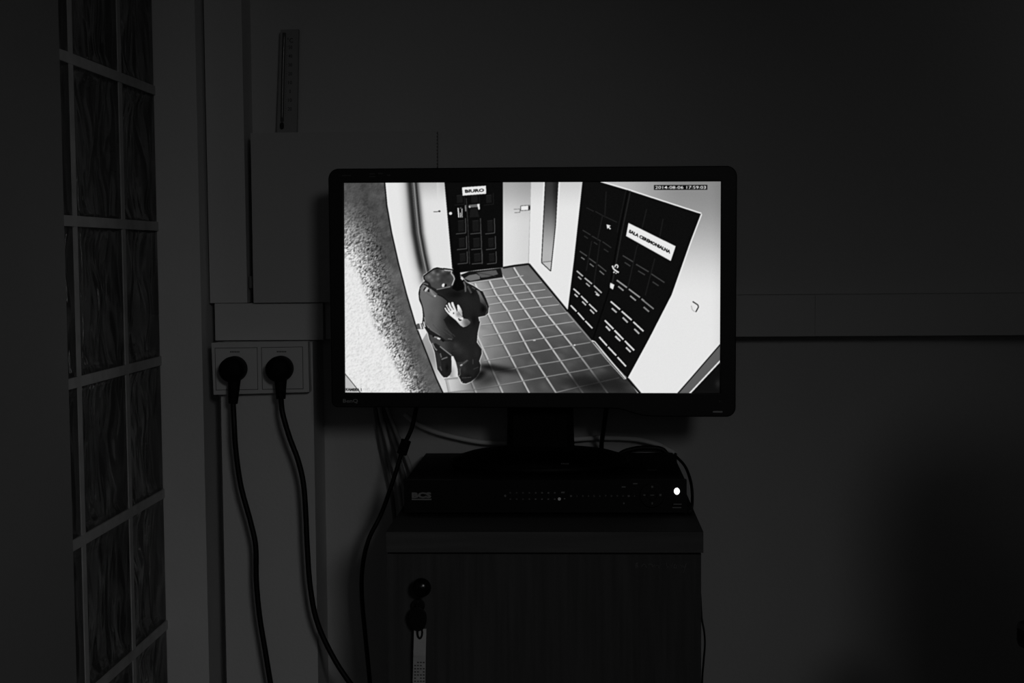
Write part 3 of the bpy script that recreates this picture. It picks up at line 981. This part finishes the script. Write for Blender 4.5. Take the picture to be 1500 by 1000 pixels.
# jacket of the left figure
jac = [B3(*p) for p in ((110, 320), (62, 390), (52, 500), (100, 640), (125, 760), (140, 880), (190, 980))] + \
      [B4(*p) for p in ((200, 120), (330, 200), (420, 265), (520, 235), (480, 150), (420, 60), (380, -30))] + \
      [B3(*p) for p in ((420, 880), (500, 800), (430, 700), (490, 580), (330, 470), (270, 420))]
fill(jac, lambda X, Y: 0.41 - 0.17 * sstep(632, 659, X) - 0.06 * sstep(455, 490, Y))
soft(*B3(300, 640), 9, 12, 0.33, 0.6, 0.3); soft(*B3(250, 840), 6, 10, 0.30, 0.5)
soft(*B3(560, 900), 12, 7, 0.06, 0.8, 0.5)
soft(*B3(620, 480), 13, 6, 0.05, 0.9)
soft(*B3(700, 570), 7, 4, 0.12, 0.7)
line([B3(330, 480), B3(420, 520), B3(500, 590)], 1.0, 0.03)
for a, b, c in (((300, 60), (380, 130), (480, 200)), ((230, 40), (300, 120), (400, 190)), ((400, 90), (470, 150), (540, 210))):
    line([B4(*a), B4(*b), B4(*c)], 1.1, 0.27, 0.6)
line([B3(130, 830), B3(150, 930), B3(200, 1000)], 1.2, 0.55); line([B4(140, 40), B4(210, 120), B4(330, 195)], 1.0, 0.45)
line([B3(120, 900), B3(140, 985)], 1.8, 0.85)
line([B3(60, 400), B3(50, 520), B3(105, 690), B3(118, 820)], 1.4, 0.03)
for x_, y_, rx_, ry_, v, a_ in ((600, 400, 9, 7, 0.20, 0.7), (540, 330, 6, 5, 0.24, 0.6), (690, 470, 6, 9, 0.15, 0.7), (660, 650, 4, 6, 0.19, 0.7), (310, 540, 2.6, 7, 0.26, 0.75),
                                (400, 600, 3, 6, 0.13, 0.6), (830, 430, 4, 6, 0.15, 0.6), (780, 250, 4, 8, 0.13, 0.6), (430, 640, 2.5, 6, 0.04, 0.8), (720, 760, 5, 3, 0.05, 0.8)):
    soft(*B4(x_, y_), rx_, ry_, v, a_, clip=body)
for x_, y_, rx_, ry_, v, a_ in ((820, 620, 8, 9, 0.13, 0.7), (880, 450, 5, 5, 0.06, 0.8), (760, 540, 5, 6, 0.14, 0.5), (900, 880, 5, 8, 0.05, 0.8)):
    soft(*B3(x_, y_), rx_, ry_, v, a_, clip=body)
soft(706, 547, 9, 6, 0.04, 0.9, -0.5); soft(716, 537, 14, 4.5, 0.06, 0.85, 0.1); soft(701, 553, 8, 4, 0.06, 0.8, -0.4)
# cap
cap = [B3(*p) for p in ((125, 190), (200, 140), (280, 95), (340, 85), (430, 90), (550, 120), (580, 180), (600, 240), (560, 350), (530, 370), (330, 405), (240, 360), (215, 300), (140, 250))]
fill(cap, 0.27)
for x_, y_, r_, v in ((270, 140, 3.2, 0.50), (340, 170, 2.2, 0.5), (200, 210, 4, 0.48), (160, 215, 2.5, 0.36), (330, 115, 3.5, 0.16), (420, 120, 2.2, 0.5), (440, 190, 4.5, 0.17),
                      (300, 300, 4, 0.28), (400, 260, 5, 0.20), (500, 260, 5, 0.2), (250, 260, 3, 0.42), (500, 160, 3, 0.14), (340, 240, 3, 0.38)):
    soft(*B3(x_, y_), r_, r_ * 0.9, v, 0.8, clip=cap)
line([B3(*p) for p in ((440, 105), (560, 115), (545, 150), (585, 200), (598, 240), (560, 340))], 1.6, 0.72)
line([B3(*p) for p in ((320, 405), (420, 385), (530, 360))], 1.3, 0.5)
line([B3(*p) for p in ((128, 240), (118, 200), (190, 145), (275, 85), (330, 68), (390, 82), (450, 82), (550, 95))], 1.7, 0.02)
disc(*B3(425, 338), 2.0, 2.7, 0.95, rot=0.4); disc(*B3(460, 340), 1.8, 2.2, 0.03, rot=0.5)
# head and hair of the other figure behind the cap
fill([B3(*p) for p in ((600, 0), (680, 60), (690, 200), (760, 290), (740, 400), (640, 430), (560, 390), (610, 240), (575, 110))], 0.02)
line([B3(100, 300), B3(150, 310), B3(190, 330)], 2.0, 0.4)
# collar lights
line([B3(95, 430), B3(110, 380), B3(150, 350)], 2.6, 0.45); line([B3(140, 430), B3(185, 375)], 3.2, 0.75)
line([B3(120, 420), B3(150, 370)], 1.8, 0.03); line([B3(195, 440), B3(205, 400)], 2.4, 0.03)
line([B3(220, 400), B3(250, 460), B3(300, 515)], 3.0, 0.50); line([B3(285, 500), B3(310, 510)], 2.6, 0.7)
line([B3(160, 450), B3(240, 510), B3(290, 530)], 1.4, 0.36)
# other figure: collar strokes and sleeve
line([B3(700, 215), B3(730, 255)], 2.6, 0.85); line([B3(740, 280), B3(765, 340), B3(770, 440)], 2.2, 0.38)
line([B3(800, 350), B3(860, 460)], 2.6, 0.26); line([B3(870, 370), B3(920, 400)], 1.6, 0.30)
fill([B3(*p) for p in ((930, 400), (985, 430), (1040, 530), (1095, 640), (1110, 720), (1050, 640), (1000, 600), (980, 500))], lambda X, Y: 0.42 - 0.26 * sstep(428, 452, Y))
line([B3(1095, 640), B3(1112, 720), B3(1080, 790)], 1.2, 0.28)
soft(*B3(1040, 710), 4, 5.5, 0.02, 0.9)
line([B3(930, 395), B3(1030, 440), B3(1090, 570), B3(1128, 680)], 1.3, 0.03)
# hand and wrist
hand = [B3(*p) for p in ((440, 690), (455, 680), (480, 705), (500, 720), (462, 650), (470, 635), (490, 650), (520, 690), (497, 625), (505, 605), (525, 610),
                         (545, 660), (565, 700), (545, 610), (555, 595), (578, 600), (600, 660), (625, 720), (645, 735), (638, 650), (650, 632), (672, 650), (700, 700), (718, 740), (722, 820),
                         (740, 850), (800, 860), (845, 905), (840, 935), (790, 975), (735, 988), (690, 960), (620, 880), (520, 800), (465, 740))]
line(hand + hand[:1], 1.6, 0.02)
fill(hand, lambda X, Y: 0.90 - 0.45 * sstep(670, 682, X - 0.25 * (Y - 455)) * sstep(448, 458, Y) - 0.12 * sstep(466, 474, Y))
for a, b in (((490, 660), (545, 725)), ((540, 630), (585, 715)), ((600, 650), (640, 745)), ((470, 700), (520, 760))):
    line([B3(*a), B3(*b)], 0.8, 0.10)
soft(*B3(655, 790), 3.2, 4.5, 0.42, 0.7, -0.4); disc(*B3(585, 770), 0.9, 1.3, 0.2); disc(*B3(535, 730), 0.7, 0.7, 0.5)
line([B3(655, 745), B3(690, 800), B3(720, 830)], 1.2, 0.5)
line([B3(660, 850), B3(680, 885), B3(740, 850)], 1.6, 0.08); disc(*B3(715, 855), 2.2, 1.8, 0.90); disc(*B3(683, 877), 1.2, 1.0, 0.04)
soft(*B3(800, 900), 4.5, 3.5, 0.42, 0.6)
# trousers, belt and shoes
fill([B4(*p) for p in ((180, 180), (240, 200), (370, 280), (470, 270), (530, 300), (480, 450), (350, 350), (270, 300), (220, 320))], lambda X, Y: 0.26 - 0.10 * sstep(648, 662, X))
fill([B4(*p) for p in ((270, 400), (330, 460), (350, 600), (360, 680), (300, 640), (285, 560))], 0.17)
line([B4(250, 215), B4(300, 225), B4(340, 245)], 2.0, 0.55); line([B4(295, 232), B4(330, 245)], 1.9, 0.95)
line([B4(230, 200), B4(250, 215)], 1.8, 0.04); line([B4(365, 255), B4(380, 280)], 2.0, 0.02)
line([B4(330, 345), B4(400, 400), B4(490, 470)], 1.4, 0.55); line([B4(440, 240), B4(500, 250)], 1.4, 0.36)
line([B4(225, 300), B4(260, 370), B4(290, 400)], 1.6, 0.55); line([B4(335, 440), B4(352, 500)], 1.6, 0.40)
line([B4(352, 525), B4(400, 505), B4(435, 495)], 1.6, 0.45); line([B4(330, 620), B4(355, 680)], 1.2, 0.35)
line([B4(500, 410), B4(560, 405), B4(610, 370)], 1.2, 0.17)
fill([B4(*p) for p in ((560, 560), (640, 560), (700, 530), (730, 540), (640, 620), (615, 680), (600, 740), (580, 660))], 0.20)
line([B4(610, 610), B4(640, 595)], 2.2, 0.65); line([B4(605, 650), B4(610, 740)], 1.8, 0.30); line([B4(640, 590), B4(710, 535)], 1.4, 0.34)
line([B4(785, 520), B4(785, 590)], 1.6, 0.22)
line([B4(630, 780), B4(700, 775), B4(760, 770)], 1.2, 0.24); disc(*B4(635, 840), 0.9, 1.2, 0.6); disc(*B4(598, 745), 0.9, 1.0, 0.5)
line([B4(790, 660), B4(860, 630)], 1.2, 0.2)
gap = [B4(*p) for p in ((494, 490), (510, 485), (535, 550), (560, 640), (572, 735), (575, 765), (500, 770), (465, 760), (495, 680))]
fill(gap, lambda X, Y: 0.86 - 0.25 * sstep(672, 660, X) * sstep(530, 545, Y))


# ---- writing in the picture
def paint_text(s, quad, v, bold=0.0):
    bm = text_bm(s, 1.0, 1.0, 0.0, None, bold)
    (ax, ay), (bx_, by_), (cx_, cy_), (dx_, dy_) = quad
    for f in bm.faces:
        pts = []
        for vt in f.verts:
            u, w_ = vt.co.x + 0.5, 0.5 - vt.co.y
            tx, ty = ax + (bx_ - ax) * u, ay + (by_ - ay) * u
            qx, qy = dx_ + (cx_ - dx_) * u, dy_ + (cy_ - dy_) * u
            pts.append((tx + (qx - tx) * w_, ty + (qy - ty) * w_))
        fill(pts, v)
    bm.free()


paint_text('BIURO', [(682, 277.4), (710.2, 275.6), (710.4, 280.4), (682.4, 282.2)], 0.03, 0.035)
paint_text('SALA CEREMONIALNA', [(923.0, 335.2), (983.2, 366.2), (982.0, 371.2), (921.8, 339.8)], 0.02, 0.05)
paint_text('2014-08-06 17:59:03', [(960.5, 271.8), (1034.3, 271.8), (1034.3, 276.4), (960.5, 276.4)], 1.0, 0.012)
paint_text('KAMERA 1', [(506.3, 568.4), (529.8, 568.8), (529.8, 572.8), (506.3, 572.4)], 0.15, 0.05)

# recorder picture processing: sharpening halos, slight grain, softened edge of the panel
IM = gauss(IM, 1.35)
IM = IM + 0.24 * (IM - gauss(IM, 5.0)) * (IM > 0.03)
IM = np.clip(IM, 0.015, 0.93)
IM = IM + rng.standard_normal(IM.shape) * 0.012
edge_u = np.minimum(uu, 1 - uu) * 555; edge_v = np.minimum(vv, 1 - vv) * 312
IM = IM * (0.45 + 0.55 * sstep(0.2, 1.6, np.minimum(edge_u, edge_v)))
GX_N, GY_N = NXc // 2, NYc // 2
SM = IM.reshape(GY_N, 2, GX_N, 2).mean((1, 3))
LIN = np.where(SM <= 0.04045, SM / 12.92, ((np.clip(SM, 0, 1) + 0.055) / 1.055) ** 2.4)


def make_screen():
    xs = ((np.arange(GX_N) + 0.5) / GX_N - 0.5) * SW
    ys = (0.5 - (np.arange(GY_N) + 0.5) / GY_N) * SH
    xs[0], xs[-1] = -SW / 2, SW / 2
    ys[0], ys[-1] = SH / 2, -SH / 2
    gx, gy = np.meshgrid(xs, ys)
    m4 = np.array(Matrix.Translation(-base_c) @ PANEL)
    co = np.stack([gx.ravel(), gy.ravel(), np.full(gx.size, -0.0012), np.ones(gx.size)], 1) @ m4.T
    me = bpy.data.meshes.new('screen')
    idx = np.arange(GX_N * GY_N).reshape(GY_N, GX_N)
    q = np.stack([idx[1:, :-1], idx[1:, 1:], idx[:-1, 1:], idx[:-1, :-1]], -1).reshape(-1, 4)
    me.vertices.add(gx.size)
    me.vertices.foreach_set('co', co[:, :3].astype(np.float32).ravel())
    me.loops.add(q.size)
    me.loops.foreach_set('vertex_index', q.ravel().astype(np.int32))
    me.polygons.add(len(q))
    me.polygons.foreach_set('loop_start', (np.arange(len(q)) * 4).astype(np.int32))
    me.update(calc_edges=True)
    at = me.color_attributes.new('picture', 'FLOAT_COLOR', 'POINT')
    col = np.ones((gx.size, 4), np.float32)
    col[:, :3] = LIN.ravel()[:, None]
    at.data.foreach_set('color', col.ravel())
    m = bpy.data.materials.new('backlit_picture')
    m.use_nodes = True
    nt = m.node_tree
    b = nt.nodes['Principled BSDF']
    b.inputs['Base Color'].default_value = (0.004, 0.004, 0.004, 1)
    b.inputs['Roughness'].default_value = 0.6
    b.inputs['Specular IOR Level'].default_value = 0.15
    ca = nt.nodes.new('ShaderNodeVertexColor')
    ca.layer_name = 'picture'
    nt.links.new(ca.outputs['Color'], b.inputs['Emission Color'])
    b.inputs['Emission Strength'].default_value = 1.0
    me.materials.append(m)
    o = bpy.data.objects.new('screen', me)
    C.objects.link(o)
    o.parent = mon
    o['label'] = 'lit screen with a black and white view of a hallway and two people embracing'
    return o


make_screen()

# ------------------------------------------------------------------ double wall socket
SYF = FB - 0.020
sock = thing('wall_socket', 'pale double wall socket on the board left of the monitor', 'socket', P(381, 538, Y=FB))


def px_poly(pts, Y):
    return [P(x, y, Y=Y) for x, y in pts]


bm = add_quad_prism(bmesh.new(), px_poly(((309.5, 502), (451, 500), (453, 574), (313, 578)), SYF), FB - SYF)
obj('frame', bm, 'socket', sock, bevel=0.003)
for k, (x0_, x1_) in enumerate(((314.5, 377), (382.5, 443.5))):
    o = obj('gap_line', add_quad_prism(bmesh.new(), px_poly(((x0_, 509.5 - k), (x1_, 508.5 - k), (x1_ + 1, 570.5 - k), (x0_ + 1.5, 571.5 - k)), SYF - 0.0003), 0.001), 'socket_gap', sock)
    ins_ = obj('socket_insert', add_quad_prism(bmesh.new(), px_poly(((x0_ + 0.8, 510.3 - k), (x1_ - 0.8, 509.3 - k), (x1_ + 0.2, 569.7 - k), (x0_ + 2.3, 570.7 - k)), SYF - 0.0012), 0.0018), 'socket', sock, bevel=0.0005)
    bm = bmesh.new()
    for j in range(6):
        q = P(337.0 + k * 68.5 + j * 2.4, 515.2 - 0.3 * k, Y=SYF - 0.0014)
        add_box(bm, q.x, q.x + 0.0017, q.y, q.y + 0.0003, q.z - 0.0011, q.z + 0.0011)
    obj('maker_print', bm, 'print_dark', ins_)


def power_cable(px, py, tail_px, pts, label, cordY):
    c = P(px, py, Y=SYF - 0.0014)
    t = thing('power_cable', label, 'cable', c, None)
    yb = SYF - 0.0014
    pr = [(0.0150, 0.0002), (0.0188, 0.003), (0.0190, 0.018), (0.0178, 0.030), (0.0150, 0.034), (0.0, 0.0345)]
    obj('plug', add_lathe(bmesh.new(), pr, Matrix.Translation((c.x, yb, c.z)) @ FACE_CAM, seg=40), 'black_matt', t, smooth=True)
    a = P(px - 1.5, py + 12, Y=yb - 0.020); b = P(tail_px[0], tail_px[1], Y=yb - 0.022)
    obj('strain_relief', add_tube(bmesh.new(), [a, a.lerp(b, 0.5), b], [0.0098, 0.0066], seg=14), 'black_matt', t, smooth=True)
    path = [b + Vector((0, 0, 0.004))] + [P(x, y, Y=cordY) for x, y in pts]
    obj('cord', add_tube(bmesh.new(), path, 0.0040, seg=10), 'rubber', t, smooth=True)
    return t


power_cable(345, 539.5, (341.5, 591), [(343, 620), (345.5, 660), (353, 712), (367, 764), (374.5, 800), (375.5, 850), (380, 900), (388, 950), (397, 1005), (408, 1080)],
            'black power cable plugged into the left half of the double socket', 2.060)
power_cable(412.5, 539, (411.5, 584), [(414, 605), (424, 640), (436, 672), (444, 705), (447.5, 745), (450, 800), (454.5, 860), (465, 912), (488, 962), (515, 1003), (560, 1060)],
            'black power cable plugged into the right half of the double socket', 2.058)

# ------------------------------------------------------------------ flat box on the wall and the thermometer standing on it
BXY = 2.128
fb = thing('distribution_box', 'flat pale box on the wall behind the monitor, below the thermometer', 'box', P(503, 443, Y=WB))
bm = add_quad_prism(bmesh.new(), px_poly(((367, 194.5), (640.5, 191.5), (641, 441), (371.5, 443.5)), BXY), 0.016)
lid = obj('lid', bm, 'box', fb, bevel=0.0012)
bm = add_quad_prism(bmesh.new(), px_poly(((372, 200), (636, 197), (637, 436), (376, 438)), BXY + 0.0165), WB - BXY - 0.0165)
obj('box_body', bm, 'box', fb)
for k in range(49):
    q = P(640.4 + 0.008 * k, 195 + k * 5.0, Y=BXY)
    obj('vent_slot', bx(q.x - 0.0009, q.x + 0.0003, BXY - 0.0002, BXY + 0.004, q.z - 0.0012, q.z + 0.0012), 'slot', lid)
q = P(367, 413, Y=BXY + 0.02)
obj('hinge', bx(q.x - 0.0015, q.x + 0.005, BXY + 0.0165, BXY + 0.026, q.z - 0.009, q.z + 0.009), 'slot', fb, bevel=0.001)

TYF = 2.181
th = thing('thermometer', 'grey room thermometer standing upright on top of the flat pale box', 'thermometer', P(418, 193, Y=TYF))
tp = [(411, 43.5), (437, 42.5), (434.4, 198.5), (405.3, 199.5)]
obj('scale_plate', add_quad_prism(bmesh.new(), px_poly(tp, TYF), 0.010), 'thermo', th, bevel=0.001)
obj('tube', add_tube(bmesh.new(), [P(416.5, 48, Y=TYF - 0.001), P(414.5, 110, Y=TYF - 0.001), P(413.2, 178, Y=TYF - 0.001)], 0.0026, seg=10), 'tube', th, smooth=True, label='narrow dark glass tube')
obj('bulb', add_lathe(bmesh.new(), [(0, -0.0055), (0.0026, -0.004), (0.0032, 0), (0.0026, 0.004), (0, 0.0055)], Matrix.Translation(P(413, 184, Y=TYF - 0.002)), seg=14), 'thermo_ink', th, smooth=True, label='dark bulb')
FT = lambda px, py: Matrix.Translation(P(px, py, Y=TYF - 0.0002)) @ FACE_CAM
obj('unit_print', text_bm('°C', 0.0088, 0.0072, 0.0003, FT(425, 59)), 'thermo_ink', th)
for k, s_ in enumerate(('50', '40', '30', '20', '10', '0', '10', '20')):
    px_ = 425.4 - k * 0.12
    obj('numeral', text_bm(s_, 0.0058 if len(s_) > 1 else 0.0028, 0.0052, 0.0003, FT(px_, 69.2 + k * 12.9)), 'thermo_ink', th)
bm = bmesh.new()
for k in range(41):
    q = P(419.6 - k * 0.05, 66 + k * 2.58, Y=TYF - 0.0002)
    add_box(bm, q.x - 0.0004, q.x + (0.0018 if k % 5 == 1 else 0.0010), q.y, q.y + 0.0003, q.z - 0.0003, q.z + 0.0003)
obj('scale_marks', bm, 'print_dark', th)

# ------------------------------------------------------------------ cables behind and around the monitor
def cable(name, label, pts, r, m, group=None):
    t = thing(name, label, 'cable', pts[0], group)
    obj('cord', add_tube(bmesh.new(), pts, r, seg=10), m, t, smooth=True)
    return t


vc = cable('video_cable', 'black cable with a ferrite lump running from the monitor down past the cabinet',
           [P(617, 570, Y=2.05), P(610, 597, Y=2.055), P(603, 627, Y=2.058), P(591, 655, Y=2.06), P(577, 700, Y=2.06), P(559, 751, Y=2.06), P(540, 790, Y=2.055),
            P(531, 830, Y=2.05), P(530, 872, Y=2.05), P(535, 930, Y=2.05), P(542, 1002, Y=2.05), P(548, 1080, Y=2.05)], 0.0032, 'rubber')
fa, fbp = P(595, 645, Y=2.0595), P(588.5, 664.5, Y=2.0605)
obj('ferrite_core', add_tube(bmesh.new(), [fa, fbp], 0.0075, seg=14, smooth=False), 'black_matt', vc, label='thick black ferrite lump')

cable('signal_cable', 'black cable dropping straight behind the recorder from the right half of the monitor',
      [P(890, 575, Y=2.07), P(888.5, 597, Y=2.08), P(884.5, 625, Y=2.11), P(881, 655, Y=2.172), P(884, 686, Y=2.180), P(896, 686, Y=2.180), P(908, 665, Y=2.178), P(930, 657, Y=2.178), P(955, 655.5, Y=2.177),
       P(972, 659, Y=2.177), P(978, 672, Y=2.178), P(978, 690, Y=2.180)], 0.0036, 'rubber')
lx = 0.1435
cable('loop_cable', 'thin black cable looping round the right end of the recorder',
      [Vector((lx, 2.186, 0.80)), Vector((lx, 2.180, 0.812)), P(990, 668, Y=2.165), P(1003, 682, Y=2.12), P(1011, 702, Y=2.08), P(1014, 722, Y=2.06),
       P(1013.5, 742, Y=2.06), P(1010.5, 751, Z=CZ + 0.0035)], 0.0022, 'rubber')
cable('grey_cable', 'pale grey cable curving behind the monitor stand', [P(592, 606, Y=2.181), P(612, 621, Y=2.181), P(640, 633, Y=2.181), P(680, 643, Y=2.181), P(712, 648, Y=2.181), P(760, 649, Y=2.181),
      P(838, 643.5, Y=2.181), P(880, 641, Y=2.181), P(930, 643, Y=2.181), P(962, 650, Y=2.181), P(974, 656, Y=2.19), P(990, 668, Y=2.19), P(990, 700, Y=2.1965), P(990, 900, Y=2.1965)], 0.0038, 'grey_cable')
strands = [([(548, 585), (553, 620), (562, 668), (571, 706), (578, 760), (584, 850), (586, 1000)], 'leftmost'),
           ([(553, 585), (561, 620), (572, 665), (583, 708), (590, 770), (596, 860), (598, 1000)], 'second from left'),
           ([(557, 585), (568, 620), (580, 658), (592, 700), (602, 760), (606, 850), (608, 1000)], 'third from left'),
           ([(562, 585), (575, 618), (588, 652), (602, 688), (614, 740), (618, 840), (620, 1000)], 'rightmost')]
for k, (pts, pos) in enumerate(strands):
    cable('wall_cable', 'dim grey cable hanging on the wall left of the recorder, %s of four' % pos,
          [P(x, y, Y=2.183 - 0.006 * (k % 2)) for x, y in pts], 0.0033, 'dark_grey_cable' if k % 2 == 0 else 'mid_grey_cable', 'cables hanging behind the recorder')
cable('thin_cable', 'thin black cable beside the right edge of the cabinet door',
      [P(1026, 870, Y=1.86), P(1028, 905, Y=1.84), P(1031.5, 925, Y=1.835), P(1032.5, 945, Y=1.835), P(1030.5, 970, Y=1.835), P(1028.5, 1000, Y=1.84), P(1028, 1060, Y=1.84)], 0.0013, 'rubber')

# ------------------------------------------------------------------ office chair at the right edge of the frame
tip = P(1491, 905, Y=1.52)
ang = math.radians(13)
ch_c = Vector((tip.x, tip.y, 0)) - Matrix.Rotation(ang, 3, 'Z') @ Vector((-0.275, 0.20, 0))
MC = Matrix.Translation((ch_c.x, ch_c.y, 0)) @ Matrix.Rotation(ang, 4, 'Z')
chair = thing('office_chair', 'black office chair whose armrest shows at the right edge of the picture', 'chair', (ch_c.x, ch_c.y, 0))
az = tip.z


def cobj(name, bm, m, **k):
    bmesh.ops.transform(bm, matrix=MC, verts=bm.verts)
    return obj(name, bm, m, chair, **k)


for s_ in (-1, 1):
    cobj('armrest', bx(s_ * 0.25 - 0.03, s_ * 0.25 + 0.03, -0.10, 0.20, az - 0.03, az), 'rubber', bevel=0.008)
    cobj('arm_post', bx(s_ * 0.25 - 0.015, s_ * 0.25 + 0.015, -0.02, 0.04, 0.44, az - 0.0305), 'black_matt', bevel=0.004)
cobj('seat', bx(-0.217, 0.217, -0.155, 0.25, 0.43, 0.50), 'chair', bevel=0.03)
cobj('backrest', curve_bm([round_rect(-0.235, 0.235, 0.58, 1.12, 0.07)], 0.018, 0.015, Matrix.Translation((0, -0.205, 0)) @ FACE_CAM), 'chair')
cobj('back_bracket', bx(-0.04, 0.04, -0.262, -0.2385, 0.40, 0.78), 'black_matt', bevel=0.004)
cobj('bracket_arm', bx(-0.04, 0.04, -0.238, -0.05, 0.40, 0.428), 'black_matt', bevel=0.003)
cobj('gas_column', add_lathe(bmesh.new(), [(0.028, 0.10), (0.028, 0.28), (0.018, 0.285), (0.018, 0.428)], seg=20), 'black_matt')
for k in range(5):
    a = 2 * math.pi * k / 5 + 0.3
    bm = bmesh.new()
    add_tube(bm, [(0.03 * math.cos(a), 0.03 * math.sin(a), 0.10), (0.27 * math.cos(a), 0.27 * math.sin(a), 0.075)], [0.024, 0.015], seg=10, smooth=False)
    cobj('foot', bm, 'black_matt')
    bm = bmesh.new()
    add_lathe(bm, [(0, -0.012), (0.026, -0.010), (0.028, 0), (0.026, 0.010), (0, 0.012)],
              Matrix.Translation((0.27 * math.cos(a), 0.27 * math.sin(a), 0.0285)) @ Matrix.Rotation(a, 4, 'Z') @ Matrix.Rotation(math.pi / 2, 4, 'X'), seg=18)
    cobj('castor', bm, 'rubber')
